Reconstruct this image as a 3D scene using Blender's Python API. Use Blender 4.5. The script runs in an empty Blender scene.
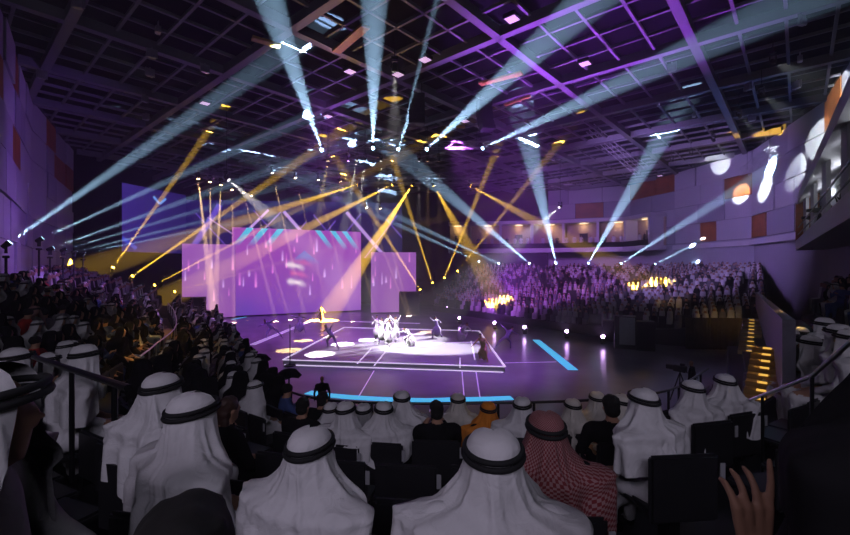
import bpy, bmesh, math, random
import numpy as np
from mathutils import Vector, Matrix, Euler

random.seed(7)
sc = bpy.context.scene
C = sc.collection
PI = math.pi
CAMZ = 5.7
FPX = 425.0

# ------------------------------------------------------------------ camera, world haze, exposure
cd = bpy.data.cameras.new('camera'); cd.lens = 18.0; cd.sensor_width = 36.0; cd.clip_start = 0.05; cd.clip_end = 300
cam = bpy.data.objects.new('camera', cd); C.objects.link(cam)
cam.location = (0, 0, CAMZ); cam.rotation_euler = (PI / 2, 0, 0); sc.camera = cam

world = bpy.data.worlds.new('arena_air'); sc.world = world; world.use_nodes = True
wn = world.node_tree; wn.nodes.clear()
wo = wn.nodes.new('ShaderNodeOutputWorld'); wv = wn.nodes.new('ShaderNodeVolumeScatter')
wv.inputs['Density'].default_value = 0.005      # stage haze filling the hall
wv.inputs['Anisotropy'].default_value = 0.3
wn.links.new(wv.outputs[0], wo.inputs['Volume'])

vs = sc.view_settings
vs.view_transform = 'Standard'; vs.look = 'None'; vs.gamma = 1.0; vs.use_curve_mapping = False
vs.exposure = 0.0
sc.cycles.max_bounces = 4; sc.cycles.diffuse_bounces = 0; sc.cycles.glossy_bounces = 2
sc.cycles.volume_bounces = 0

PURPLE = (0.42, 0.10, 1.0); VIOLET = (0.55, 0.16, 1.0); COOL = (0.42, 0.68, 1.0)
YELLOW = (1.0, 0.56, 0.05); PEACH = (1.0, 0.62, 0.30); WARM = (1.0, 0.58, 0.14)

def V(*a): return Vector(a)
def P(px, py, Y):
    """pixel of the 850x535 photograph at depth Y in metres -> world point"""
    return Vector(((px - 425.0) / FPX * Y, Y, CAMZ - (py - 267.5) / FPX * Y))
def PX(p):
    return (425.0 + p[0] / max(p[1], 1e-3) * FPX, 267.5 + (CAMZ - p[2]) / max(p[1], 1e-3) * FPX)
def aim(p, q, track='-Z', up='Y'):
    return (Vector(q) - Vector(p)).to_track_quat(track, up).to_euler()

def lamp(name, loc, target, color, power, size_deg, blend=0.3, soft=0.08, parent=None):
    L = bpy.data.lights.new(name, 'SPOT'); L.energy = power; L.color = color
    L.spot_size = math.radians(size_deg); L.spot_blend = blend; L.shadow_soft_size = soft
    o = bpy.data.objects.new(name, L); C.objects.link(o)
    o.location = loc; o.rotation_euler = aim(loc, target)
    return o
def area_lamp(name, loc, target, color, power, w, h):
    L = bpy.data.lights.new(name, 'AREA'); L.shape = 'RECTANGLE'; L.size = w; L.size_y = h; L.energy = power; L.color = color
    o = bpy.data.objects.new(name, L); C.objects.link(o); o.location = loc; o.rotation_euler = aim(loc, target)
    return o
# dimmed house lights of the upper concourse behind the seats, and purple wash from the roof
area_lamp('concourse_house_light', (0.5, -7.5, 11.5), (0.3, 3.0, 4.0), (0.82, 0.76, 1.0), 270, 9, 2)
area_lamp('added_fill_lamp', (-2.2, -1.8, 8.2), (.3, 1.6, 4.6), (0.86, 0.74, 1.0), 26, .6, .6)  # added unseen fill that brightens the raised hand and the near backs
lamp('purple_wash_suites', (9, 42, 15.5), (19, 63, 10), (.55, .25, 1.0), 5500, 60, .9, .6)
lamp('purple_wash_stage', (-6, 24, 16.2), (-7, 40, 0), (.50, .10, 1.0), 15000, 60, 0.9, 0.6)
lamp('purple_wash_court', (6, 22, 16.2), (1, 26, 0), (.50, .10, 1.0), 8500, 62, 0.9, 0.6)
lamp('purple_wash_far_stand', (2, 34, 15.8), (14, 52, 3), (0.55, 0.13, 1.0), 20000, 55, 0.8, 0.6)
lamp('purple_wash_side_wall', (8, 30, 13.0), (33, 48, 10), (0.50, 0.32, 1.0), 14000, 70, 0.9, 0.6)
lamp('purple_wash_opposite_wall', (-8, 22, 9), (-24, 26, 10), (0.36, 0.14, 1.0), 3000, 70, 0.9, 0.6)
lamp('purple_wash_side_stand', (-4, 24, 14), (-16, 22, 3), (.55, .25, 1.0), 4200, 60, .9, .6)
lamp('purple_wash_roof', (5, 30, 1.5), (8, 23, 17), (0.44, 0.10, 1.0), 36000, 56, 1.0, 0.6)
lamp('purple_wash_roof_rear', (-8, 40, 12.0), (-9, 27, 17), (0.40, 0.10, 1.0), 1500, 80, 1.0, 0.6)
lamp('blue_wash_roof', (22, 32, 8.5), (22, 30, 17), (0.14, 0.26, 1.0), 700, 95, 1.0, 0.6)

# ------------------------------------------------------------------ materials
MATS = {}
def mat(name, col, rough=0.6, metal=0.0, var=0.12, scale=8.0, emit=None, estr=0.0, spec=None):
    if name in MATS: return MATS[name]
    m = bpy.data.materials.new(name); m.use_nodes = True
    nt = m.node_tree; b = nt.nodes['Principled BSDF']
    b.inputs['Roughness'].default_value = rough; b.inputs['Metallic'].default_value = metal
    if spec is not None: b.inputs['Specular IOR Level'].default_value = spec
    tc = nt.nodes.new('ShaderNodeTexCoord'); nz = nt.nodes.new('ShaderNodeTexNoise')
    nz.inputs['Scale'].default_value = scale; nz.inputs['Detail'].default_value = 4
    nt.links.new(tc.outputs['Object'], nz.inputs['Vector'])
    rp = nt.nodes.new('ShaderNodeValToRGB')
    lo = [c * (1 - var) for c in col]; hi = [min(1, c * (1 + var)) for c in col]
    rp.color_ramp.elements[0].position = 0.3; rp.color_ramp.elements[1].position = 0.7
    rp.color_ramp.elements[0].color = (*lo, 1); rp.color_ramp.elements[1].color = (*hi, 1)
    nt.links.new(nz.outputs['Fac'], rp.inputs['Fac']); nt.links.new(rp.outputs['Color'], b.inputs['Base Color'])
    if emit:
        b.inputs['Emission Color'].default_value = (*emit, 1); b.inputs['Emission Strength'].default_value = estr
        m.cycles.emission_sampling = 'NONE'
    MATS[name] = m
    return m
def screen_mat(name, strength):
    """LED wall: shows the picture stored on its own pixels (colour attribute 'picture')"""
    m = bpy.data.materials.new(name); m.use_nodes = True
    nt = m.node_tree; b = nt.nodes['Principled BSDF']
    b.inputs['Base Color'].default_value = (0.01, 0.01, 0.012, 1); b.inputs['Roughness'].default_value = 0.5
    a = nt.nodes.new('ShaderNodeAttribute'); a.attribute_name = 'picture'
    nt.links.new(a.outputs['Color'], b.inputs['Emission Color']); b.inputs['Emission Strength'].default_value = strength
    m.cycles.emission_sampling = 'NONE'
    return m
def check_mat(name, c1, c2, scale):
    m = bpy.data.materials.new(name); m.use_nodes = True
    nt = m.node_tree; b = nt.nodes['Principled BSDF']; b.inputs['Roughness'].default_value = 0.9
    tc = nt.nodes.new('ShaderNodeTexCoord'); ck = nt.nodes.new('ShaderNodeTexChecker')
    ck.inputs['Scale'].default_value = scale; ck.inputs['Color1'].default_value = (*c1, 1); ck.inputs['Color2'].default_value = (*c2, 1)
    nt.links.new(tc.outputs['UV'], ck.inputs['Vector']); nt.links.new(ck.outputs['Color'], b.inputs['Base Color'])
    MATS[name] = m
    return m

M_floor = mat('court_floor', (0.30, 0.28, 0.36), 0.25, var=0.15, scale=0.4)
M_stage = mat('stage_deck', (0.40, 0.38, 0.46), 0.32, var=0.10, scale=0.7)
M_terr = mat('terrace_concrete', (0.035, 0.033, 0.04), 0.85, scale=1.5)
M_black = mat('black_paint', (0.012, 0.012, 0.014), 0.6)
M_blackm = mat('black_metal', (0.02, 0.02, 0.023), 0.35, metal=0.7)
M_drape = mat('black_velvet', (0.003, 0.003, 0.004), 1.0, spec=0.0)
M_wallblack = mat('matt_black_wall', (0.006, 0.006, 0.007), 1.0, spec=0.0)
M_beam = mat('roof_beam_paint', (0.26, 0.25, 0.28), 0.55, var=0.15, scale=0.8)
M_deck = mat('roof_deck', (0.012, 0.012, 0.015), 1.0, spec=0.05)
M_panel = mat('wall_panel_white', (0.62, 0.62, 0.66), 0.55, var=0.06, scale=0.6)
M_panel2 = mat('wall_panel_grey', (0.46, 0.46, 0.52), 0.55, var=0.06, scale=0.6)
M_brown = mat('wall_panel_timber', (0.42, 0.13, 0.035), 0.5, var=0.25, scale=2.0)
M_back = mat('wall_backing', (0.05, 0.05, 0.06), 0.9)
M_plain = mat('painted_wall', (0.50, 0.50, 0.56), 0.7, var=0.05)
M_fascia = mat('white_fascia', (0.75, 0.74, 0.78), 0.5, var=0.04)
M_white = mat('white_cotton', (0.74, 0.73, 0.74), 0.9, var=0.05, scale=14)
def wrinkle(m, scale, strength, dist):
    nt = m.node_tree; b = nt.nodes['Principled BSDF']; tc = nt.nodes.new('ShaderNodeTexCoord')
    nz = nt.nodes.new('ShaderNodeTexNoise'); nz.inputs['Scale'].default_value = scale; nz.inputs['Detail'].default_value = 5; nz.inputs['Distortion'].default_value = 1.2
    bp = nt.nodes.new('ShaderNodeBump'); bp.inputs['Strength'].default_value = strength; bp.inputs['Distance'].default_value = dist
    nt.links.new(tc.outputs['Object'], nz.inputs['Vector']); nt.links.new(nz.outputs['Fac'], bp.inputs['Height']); nt.links.new(bp.outputs['Normal'], b.inputs['Normal'])
wrinkle(M_white, 9.0, .5, .03)
M_cream = mat('cream_cotton', (0.66, 0.62, 0.55), 0.9, var=0.05, scale=14)
M_dark = mat('black_cloth', (0.010, 0.0095, 0.011), 0.95, spec=0.15)
M_grey = mat('grey_cloth', (0.22, 0.21, 0.23), 0.95)
M_redc = mat('red_cloth', (0.55, 0.03, 0.025), 0.9)
M_yel = mat('yellow_cloth', (0.85, 0.60, 0.04), 0.9)
M_orange_lit = mat('orange_lit_cloth', (0.80, 0.26, 0.03), 0.9)  # orange light on one front-row scarf, put into the cloth colour
M_blue = mat('blue_cloth', (0.06, 0.10, 0.28), 0.9)
M_skin = mat('skin_tan', (0.46, 0.25, 0.16), 0.6, var=0.06)
M_hair = mat('black_hair', (0.008, 0.007, 0.006), 0.9, var=0.3, scale=60)
M_agal = mat('black_cord', (0.008, 0.008, 0.009), 0.8)
M_seat = mat('seat_plastic_black', (0.012, 0.0115, 0.014), 0.5)
M_tag = mat('seat_tag_grey', (0.35, 0.35, 0.37), 0.5)
M_steel = mat('brushed_steel', (0.55, 0.55, 0.57), 0.3, metal=1.0)
M_alu = mat('truss_aluminium', (0.62, 0.62, 0.64), 0.45, metal=0.2)
M_line = mat('white_projected_line', (0.8, 0.8, 0.8), 0.5, emit=(0.80, 0.66, 1.0), estr=0.95)  # glow stands in for white lines of light projected on stage and floor
M_thin = mat('thin_projected_line', (0.8, 0.8, 0.8), 0.5, emit=(0.62, 0.40, 1.0), estr=0.55)  # same for the fainter lines: projected light given as emission
M_cyan = mat('cyan_light_strip', (0.1, 0.5, 0.7), 0.5, emit=(0.07, 0.46, 0.80), estr=0.95)
M_step = mat('amber_step_light', (0.5, 0.3, 0.05), 0.5, emit=(1.0, 0.55, 0.10), estr=0.9)
M_wood = mat('stair_timber', (0.42, 0.27, 0.10), 0.55, var=0.2, scale=3)
M_warmwall = mat('suite_wall_cream', (0.62, 0.48, 0.34), 0.7)
M_suite_glow = mat('suite_lamp_glass', (0.8, 0.7, 0.5), 0.5, emit=(1.0, 0.72, 0.42), estr=2.0)
M_curtain = mat('brown_drape', (0.10, 0.075, 0.04), 0.95, var=0.2, scale=3)
M_phone = mat('phone_screen', (0.1, 0.1, 0.1), 0.3, emit=(0.85, 0.88, 1.0), estr=2.0)
M_lens = {}
def lens_mat(col, s):
    k = (tuple(round(c, 2) for c in col), s)
    if k not in M_lens:
        M_lens[k] = mat('lamp_lens_%d' % len(M_lens), (0.8, 0.8, 0.8), 0.2, emit=col, estr=s)
    return M_lens[k]
M_check = check_mat('red_check_cotton', (0.20, 0.025, 0.03), (0.36, 0.20, 0.20), 70)

# ------------------------------------------------------------------ object helpers
def link(o): C.objects.link(o); return o
def tag(o, label=None, cat=None, group=None, kind=None):
    if label: o['label'] = label
    if cat: o['category'] = cat
    if group: o['group'] = group
    if kind: o['kind'] = kind
    return o
def empty(name, loc=(0, 0, 0), rz=0.0, label=None, cat=None, group=None):
    o = bpy.data.objects.new(name, None); link(o); o.location = loc; o.rotation_euler = (0, 0, rz); o.empty_display_size = 0.1
    return tag(o, label, cat, group)
def mobj(name, me, parent=None, loc=(0, 0, 0), rot=(0, 0, 0), scale=(1, 1, 1)):
    o = bpy.data.objects.new(name, me); link(o); o.location = loc; o.rotation_euler = rot; o.scale = scale
    if parent is not None: o.parent = parent
    return o
def bm_mesh(name, bm, mats, smooth=False):
    me = bpy.data.meshes.new(name); bm.to_mesh(me); bm.free()
    for m in (mats if isinstance(mats, (list, tuple)) else [mats]): me.materials.append(m)
    if smooth: me.polygons.foreach_set('use_smooth', [True] * len(me.polygons))
    return me
def pydata(name, verts, faces, mats, smooth=False):
    me = bpy.data.meshes.new(name); me.from_pydata([tuple(v) for v in verts], [], faces); me.update()
    for m in (mats if isinstance(mats, (list, tuple)) else [mats]): me.materials.append(m)
    if smooth: me.polygons.foreach_set('use_smooth', [True] * len(me.polygons))
    return me
def box_mesh(name, m, bevel=0.0, size=(1, 1, 1), off=(0, 0, 0), seg=2):
    bm = bmesh.new(); bmesh.ops.create_cube(bm, size=1.0)
    for v in bm.verts: v.co = Vector((v.co.x * size[0] + off[0], v.co.y * size[1] + off[1], v.co.z * size[2] + off[2]))
    if bevel: bmesh.ops.bevel(bm, geom=bm.edges[:], offset=bevel, segments=seg, affect='EDGES')
    return bm_mesh(name, bm, m)
def cyl_mesh(name, m, r1=1.0, r2=None, h=1.0, seg=8, smooth=True):
    bm = bmesh.new()
    bmesh.ops.create_cone(bm, cap_ends=True, segments=seg, radius1=r1, radius2=r1 if r2 is None else r2, depth=h)
    me = bm_mesh(name, bm, m, False)
    return me
BARS = {}
def bar(name, p, q, r, m, parent=None, origin=Vector((0, 0, 0)), seg=8):
    """a round bar from p to q (world points; origin = the parent's own location)"""
    k = (m.name, seg)
    if k not in BARS: BARS[k] = cyl_mesh('bar_' + m.name, m, seg=seg)
    p = Vector(p); q = Vector(q); d = q - p
    o = mobj(name, BARS[k], parent, (p + q) / 2 - Vector(origin), d.to_track_quat('Z', 'Y').to_euler(), (r, r, d.length))
    return o
BOXES = {}
def beam_box(name, p, q, w, h, m, parent=None, origin=Vector((0, 0, 0))):
    """a square-section bar from p to q: w across, h high"""
    if m.name not in BOXES: BOXES[m.name] = box_mesh('box_' + m.name, m)
    p = Vector(p); q = Vector(q); d = q - p
    q0 = d.to_track_quat('X', 'Z')
    return mobj(name, BOXES[m.name], parent, (p + q) / 2 - Vector(origin), q0.to_euler(), (d.length, w, h))

# ------------------------------------------------------------------ hall shell
CEIL = 17.3
wall_left_line = [(-8.5, 2), (-13.5, 11.5), (-19.5, 19.5), (-27.5, 29.5), (-35, 42)]
wall_right_line = [(9, 2), (14, 10), (20, 18.0), (28, 29.5), (32.5, 42), (31, 52.5), (29.0, 60), (18.7, 64.5)]
hall = [(-8.5, 2), (-8, -9), (9, -9)] + wall_right_line + [(4, 67), (-36, 67)] + wall_left_line[::-1]

fl = pydata('floor', [(-40, -10, 0), (40, -10, 0), (40, 70, 0), (-40, 70, 0)], [(0, 1, 2, 3)], M_floor)
tag(mobj('floor', fl), 'dark glossy arena floor under the stage', kind='structure')
ceiling = mobj('ceiling', pydata('ceiling', [(-42, -10, CEIL + 2.2), (42, -10, CEIL + 2.2), (42, 70, CEIL + 2.2), (-42, 70, CEIL + 2.2)], [(3, 2, 1, 0)], M_deck))
tag(ceiling, 'black roof deck above the steel grid', kind='structure')

def seg_clip(p, d):
    """stretch of the line p + t d that lies inside the hall outline"""
    ts = []
    n = len(hall)
    for i in range(n):
        a = Vector(hall[i]); b = Vector(hall[(i + 1) % n]); e = b - a
        det = d.x * (-e.y) + e.x * d.y
        if abs(det) < 1e-9: continue
        r = a - p
        t = (r.x * (-e.y) + e.x * r.y) / det; u = (d.x * r.y - d.y * r.x) / det
        if 0 <= u <= 1: ts.append(t)
    if len(ts) < 2: return None
    return min(ts), max(ts)
dB = Vector((0.66, 0.751)); dA = Vector((-0.751, 0.66))
SP = 1.8
k0 = Vector((1.3, 18.5))
for (d, nrm, main_mod) in ((dB, dA, 0), (dA, dB, 2)):
    for k in range(-26, 27):
        p = k0 + nrm * (k * SP)
        c = seg_clip(p, d)
        if not c or c[1] - c[0] < 3: continue
        a = p + d * (c[0] + 0.1); b = p + d * (c[1] - 0.1)
        main = (k % 4 == main_mod)
        z = CEIL + (0.05 if main else 0.22)
        beam_box('beam', (a.x, a.y, z), (b.x, b.y, z), 0.42 if main else 0.14, 0.5 if main else 0.16, M_beam, ceiling)

UNIT_PANEL = {}
def panel_wall(name, line, z0, z1, ph, pw, browns, inward=1, skip=None, seed=1):
    rnd = random.Random(seed)
    vs_, fs = [], []
    for (x, y) in line: vs_ += [(x, y, z0 - 0.02), (x, y, z1 + 0.6)]
    for i in range(len(line) - 1): fs.append((2 * i, 2 * i + 2, 2 * i + 3, 2 * i + 1))
    w = mobj(name, pydata(name, vs_, fs, M_back)); tag(w, None, None, None, 'structure')
    nrow = max(1, round((z1 - z0) / ph)); ph = (z1 - z0) / nrow
    for i in range(len(line) - 1):
        a = Vector(line[i]); b = Vector(line[i + 1]); d = b - a; L = d.length; d.normalize()
        nin = Vector((-d.y, d.x)) * inward
        ang = math.atan2(d.y, d.x)
        n = max(1, round(L / pw)); step = L / n
        for r in range(nrow):
            # staggered joints: each course is cut at its own places
            cuts = [0.0] + [step * (k + (rnd.uniform(-0.28, 0.28))) for k in range(1, n)] + [L]
            for k in range(len(cuts) - 1):
                l0, l1 = cuts[k] + 0.03, cuts[k + 1] - 0.03
                mid = a + d * ((l0 + l1) / 2)
                zc = z0 + ph * (r + 0.5)
                if skip and skip(mid, zc): continue
                px = PX((mid.x, mid.y, zc)) if mid.y > 1 else (-999, -999)
                isb = any(abs(px[0] - bx) < bw and abs(px[1] - by) < bh for (bx, by, bw, bh) in browns)
                m = M_brown if isb else (M_panel if rnd.random() < 0.6 else M_panel2)
                th = rnd.choice((0.10, 0.14, 0.20))
                if m.name not in UNIT_PANEL: UNIT_PANEL[m.name] = box_mesh('panel_' + m.name, m)
                c = mid + nin * (th / 2 + 0.01)
                mobj('wall_panel', UNIT_PANEL[m.name], w, (c.x, c.y, zc), (0, 0, ang), (l1 - l0, th, ph - 0.05))
    return w
browns_r = [(750, 217, 20, 9), (664, 187, 22, 8), (596, 212, 14, 6), (715, 236, 14, 8), (785, 236, 14, 8), (735, 190, 9, 6),
            (824, 135, 9, 14), (840, 85, 12, 25), (700, 205, 10, 5)]
panel_wall('wall_right', wall_right_line, 8.6, CEIL, 2.0, 4.2, browns_r, 1, seed=4)
browns_l = [(20, 55, 13, 18), (45, 143, 8, 10), (8, 155, 10, 14), (62, 175, 6, 8), (-10, 60, 10, 20)]
panel_wall('wall_left', wall_left_line, 5.0, CEIL, 2.0, 3.4, browns_l, -1, seed=9)
def plain_wall(name, line, z0, z1, m, label=None):
    vs_, fs = [], []
    for (x, y) in line: vs_ += [(x, y, z0), (x, y, z1)]
    for i in range(len(line) - 1): fs.append((2 * i, 2 * i + 2, 2 * i + 3, 2 * i + 1))
    return tag(mobj(name, pydata(name, vs_, fs, m)), label, None, None, 'structure')
plain_wall('wall_right_lower', wall_right_line, 0, 8.58, M_plain)
plain_wall('wall_left_lower', wall_left_line, 0, 4.98, M_wallblack)
plain_wall('wall_back', [(18.7, 64.5), (4, 67), (-36, 67), (-35, 42)], 0, CEIL + 2, M_drape)
plain_wall('wall_rear', [(-8.5, 2), (-8, -9), (9, -9), (9, 2)], 0, CEIL + 2, M_wallblack)
# continuous ledge under the panels of the right wall
def ledge(name, line, z, h, dep, m, inward=1):
    vs_, fs = [], []
    pts = [Vector(p) for p in line]
    for i, p in enumerate(pts):
        d = (pts[min(i + 1, len(pts) - 1)] - pts[max(i - 1, 0)]).normalized(); n = Vector((-d.y, d.x)) * inward
        q = p + n * dep; p2 = p + n * 0.01
        vs_ += [(p2.x, p2.y, z), (q.x, q.y, z), (q.x, q.y, z + h), (p2.x, p2.y, z + h)]
    for i in range(len(pts) - 1):
        a = 4 * i; b = a + 4
        for k in range(4): fs.append((a + k, b + k, b + (k + 1) % 4, a + (k + 1) % 4))
    e = 4 * (len(pts) - 1)
    fs += [(0, 1, 2, 3), (e + 3, e + 2, e + 1, e)]
    return mobj(name, pydata(name, vs_, fs, m))
tag(ledge('trim_1', wall_right_line[3:6], 7.9, 0.5, 0.5, M_fascia), 'pale ledge running under the wall panels', kind='structure')

# ------------------------------------------------------------------ terraces (the seating bowl)
def catmull(pts, n):
    out = []
    for i in range(len(pts) - 1):
        p0 = pts[max(i - 1, 0)]; p1 = pts[i]; p2 = pts[i + 1]; p3 = pts[min(i + 2, len(pts) - 1)]
        for k in range(n):
            t = k / n
            out.append(0.5 * ((2 * p1) + (p2 - p0) * t + (2 * p0 - 5 * p1 + 4 * p2 - p3) * t * t + (3 * p1 - p0 - 3 * p2 + p3) * t ** 3))
    out.append(pts[-1]); return out
class Bowl:
    def __init__(s, stations, rows):
        arr = [np.array(a, float) for a in stations]
        s.S = np.array(catmull(arr, 10)); s.rows = rows
    def at(s, k, t):
        """xyz on row line: k = station index (float over dense list), t = 0 front .. 1 back"""
        k = min(max(k, 0), len(s.S) - 1.0001); i = int(k); f = k - i
        a = s.S[i] * (1 - f) + s.S[i + 1] * f
        return Vector((a[0] + (a[3] - a[0]) * t, a[1] + (a[4] - a[1]) * t)), a[2], a[5]
    def floor_z(s, k, row):
        _, zf, zb = s.at(k, 0); return zf + (zb - zf) * row / (s.rows - 1)
    def seat(s, k, row, back=0.60):
        p, zf, zb = s.at(k, (row + back) / s.rows)
        q, _, _ = s.at(k, (row - 1) / s.rows)
        d = (q - p).normalized()
        return Vector((p.x, p.y, zf + (zb - zf) * row / (s.rows - 1))), math.atan2(-d.x, d.y)
    def mesh(s, name, m):
        vs_, fs = [], []; n = len(s.S)
        def strip(fa, fb):
            o = len(vs_)
            for k in range(n): vs_.append(fa(k)); vs_.append(fb(k))
            for k in range(n - 1): fs.append((o + 2 * k, o + 2 * k + 1, o + 2 * k + 3, o + 2 * k + 2))
        def pt(k, t, z): p, zf, zb = s.at(k, t); return (p.x, p.y, z)
        for r in range(s.rows):
            strip(lambda k, r=r: pt(k, r / s.rows, s.floor_z(k, r)), lambda k, r=r: pt(k, (r + 1) / s.rows, s.floor_z(k, r)))
            z0 = (lambda k: 0.0) if r == 0 else (lambda k, r=r: s.floor_z(k, r - 1))
            strip(lambda k, r=r, z0=z0: pt(k, r / s.rows, z0(k)), lambda k, r=r: pt(k, r / s.rows, s.floor_z(k, r)))
        return mobj(name, pydata(name, vs_, fs, m))
bowl = Bowl([(-17.5, 37, 1.1, -33, 39.5, 4.7), (-13.3, 28.5, 1.2, -27, 30.2, 4.5), (-9.6, 22, 1.4, -20.5, 22, 4.35), (-6.0, 15, 1.7, -15, 15, 4.15),
             (-3.7, 10.2, 2.2, -11.5, 8, 4.0), (-1.9, 7.4, 2.5, -7.5, 0.5, 4.55), (0.6, 6.85, 2.6, 0.2, -5.25, 5.46), (3.6, 7.2, 2.6, 8.0, 0.8, 5.3),
             (6.0, 9.4, 2.4, 13.0, 8, 5.0), (9.6, 13.5, 2.2, 17.4, 14.2, 4.9), (14.2, 20, 2.0, 22, 20.2, 4.9)], 13)
tag(bowl.mesh('terrace_near', M_terr), 'dark stepped concrete terrace of the near seating bowl', kind='structure')
far = Bowl([(24.0, 30.0, 1.9, 31.5, 40, 5.0), (19.0, 30.5, 1.3, 31.3, 45, 5.0), (15.5, 33.5, 0.9, 30, 53, 5.0), (11.0, 40.0, 0.7, 27.5, 59.5, 5.0), (6.0, 48.0, 0.7, 18, 63.0, 5.0),
            (1.0, 56, 0.7, 7, 65.0, 5.0)], 18)
tag(far.mesh('terrace_far', M_terr), 'dark stepped terrace beyond the court', kind='structure')

# ------------------------------------------------------------------ stage, lit lines on the floor
def at0(px, py, z=0.0):
    """floor point under a pixel"""
    Y = (CAMZ - z) * FPX / (py - 267.5); return Vector(((px - 425) / FPX * Y, Y, z))
SZ = 0.28
st = [at0(283, 360, SZ), at0(505, 367, SZ), at0(479, 331, SZ), at0(344, 327.5, SZ)]
vb = [tuple(p) for p in st] + [(p.x, p.y, 0.0) for p in st]
stage = empty('stage_platform', (0, 0, 0), 0, 'low square stage platform with white lit edges on the arena floor', 'stage')
mobj('deck', pydata('stage_deck', vb, [(0, 1, 2, 3), (4, 0, 3, 7), (0, 4, 5, 1), (1, 5, 6, 2), (2, 6, 7, 3)], M_stage), stage)
def strip(name, a, b, w, h, m, label=None, group=None, parent=None, cat='light strip', dz=0.0):
    a = Vector(a); b = Vector(b); d = (b - a); L = d.length
    o = mobj(name, box_mesh(name, m, size=(L, w, h)), parent, ((a + b) / 2) + Vector((0, 0, h / 2 + dz)), (0, 0, math.atan2(d.y, d.x)))
    if parent is None: tag(o, label, cat, group)
    return o
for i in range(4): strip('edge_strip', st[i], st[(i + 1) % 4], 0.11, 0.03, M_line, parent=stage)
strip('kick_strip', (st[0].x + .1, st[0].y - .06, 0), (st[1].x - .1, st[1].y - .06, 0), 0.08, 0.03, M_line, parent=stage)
def lit(pix, w, m, label, group=None):
    pts = [at0(*p) for p in pix]
    for a, b in zip(pts[:-1], pts[1:]): strip('floor_light_strip', a, b, w, 0.02, m, label, group)
lit([(252, 345), (312, 320.5)], 0.5, M_thin, 'wide lilac light band on the floor beside the tall screens')
lit([(312, 320.5), (420, 323.5)], 0.25, M_thin, 'lilac light line on the floor in front of the screens')
# cyan bands, curved one at the near edge
cy = [at0(308 + i * 20.4, 392.5 + 8.0 * (1 - ((i - 6.5) / 6.5) ** 2) ** 0.8 * (1 if i < 7 else 0.9) ) for i in range(11)]
vv = []
for i, p in enumerate(cy):
    d = (cy[min(i + 1, 10)] - cy[max(i - 1, 0)]).normalized(); n = Vector((-d.y, d.x, 0))
    w = 0.26
    vv += [tuple(p - n * w), tuple(p + n * w), tuple(p - n * w + Vector((0, 0, .02))), tuple(p + n * w + Vector((0, 0, .02)))]
ff = []
for i in range(10):
    a = 4 * i; b = a + 4
    ff += [(a + 2, b + 2, b + 3, a + 3), (a, b, b + 2, a + 2), (a + 1, a + 3, b + 3, b + 1)]
tag(mobj('floor_light_strip', pydata('cyan_band', vv, ff, M_cyan)), 'long bent cyan light band on the floor before the stage', 'light strip')
lit([(536, 340), (573, 370)], 0.55, M_cyan, 'short straight cyan light band on the open floor beside the stage')
lit([(232, 319.5), (246, 317)], 0.25, M_cyan, 'small cyan floor light under the narrow screen with the step')
for a, b in (((462, 372), (464, 396)), ((476, 372), (480, 398)), ((374, 371), (358, 398)), ((505, 363), (556, 362)), ((432, 402), (430, 412))):
    lit([a, b], 0.05, M_thin, 'thin lilac light line on the dark floor around the stage', 'thin light lines on the floor')
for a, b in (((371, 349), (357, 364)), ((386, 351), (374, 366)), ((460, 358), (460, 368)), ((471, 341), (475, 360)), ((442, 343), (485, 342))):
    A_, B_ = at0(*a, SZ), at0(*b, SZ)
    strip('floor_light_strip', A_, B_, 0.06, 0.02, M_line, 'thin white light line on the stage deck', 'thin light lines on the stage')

# ------------------------------------------------------------------ LED screens
def led(name, p0, p1, z0, z1, paint, strength, label, nx=120, ny=90, thick=0.35):
    """p0, p1: plan ends; picture painted by paint(u, v) on the front, u along, v up"""
    a = Vector(p0); b = Vector(p1); L = (b - a).length; H = z1 - z0
    ang = math.atan2(b.y - a.y, b.x - a.x)
    root = empty(name, (a.x, a.y, z0), ang, label, 'screen')
    u, v = np.meshgrid(np.linspace(0, 1, nx), np.linspace(0, 1, ny))
    verts = np.stack([u * L, np.zeros_like(u), v * H], -1).reshape(-1, 3)
    idx = np.arange(nx * ny).reshape(ny, nx)
    faces = np.stack([idx[:-1, :-1], idx[:-1, 1:], idx[1:, 1:], idx[1:, :-1]], -1).reshape(-1, 4)
    me = pydata(name + '_picture', verts.tolist(), faces.tolist(), screen_mat(name + '_led', strength))
    at = me.color_attributes.new('picture', 'FLOAT_COLOR', 'POINT')
    col = paint(u, v, L, H); col = np.concatenate([np.clip(col, 0, 4), np.ones(col.shape[:2] + (1,))], -1).astype(np.float32)
    at.data.foreach_set('color', col.reshape(-1))
    mobj('display', me, root)
    mobj('casing', box_mesh(name + '_casing', M_black, size=(L, thick, H), off=(L / 2, thick / 2 + 0.02, H / 2)), root)
    return root
def lin(r, g, b): return np.array([(c / 255) ** 2.2 for c in (r, g, b)])
def mixc(a, b, f): return a * (1 - f[..., None]) + b * f[..., None]
def streaks(col, u, v, L, H, n, seed, length=(0.08, 0.2)):
    r = np.random.RandomState(seed)
    for _ in range(n):
        x = r.uniform(0.03, 0.97); y = r.uniform(0.2, 0.85); h = r.uniform(*length); w = r.uniform(0.05, 0.13) / L
        a = np.exp(-((u - x) / w) ** 2) * np.clip((v - y) / 0.02, 0, 1) * np.clip(1 - (v - y) / h, 0, 1) ** 0.8
        c = lin(255, 150, 210) if r.rand() < 0.6 else lin(240, 220, 255)
        col = col + c * (a * 0.75)[..., None]
    return col
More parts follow.
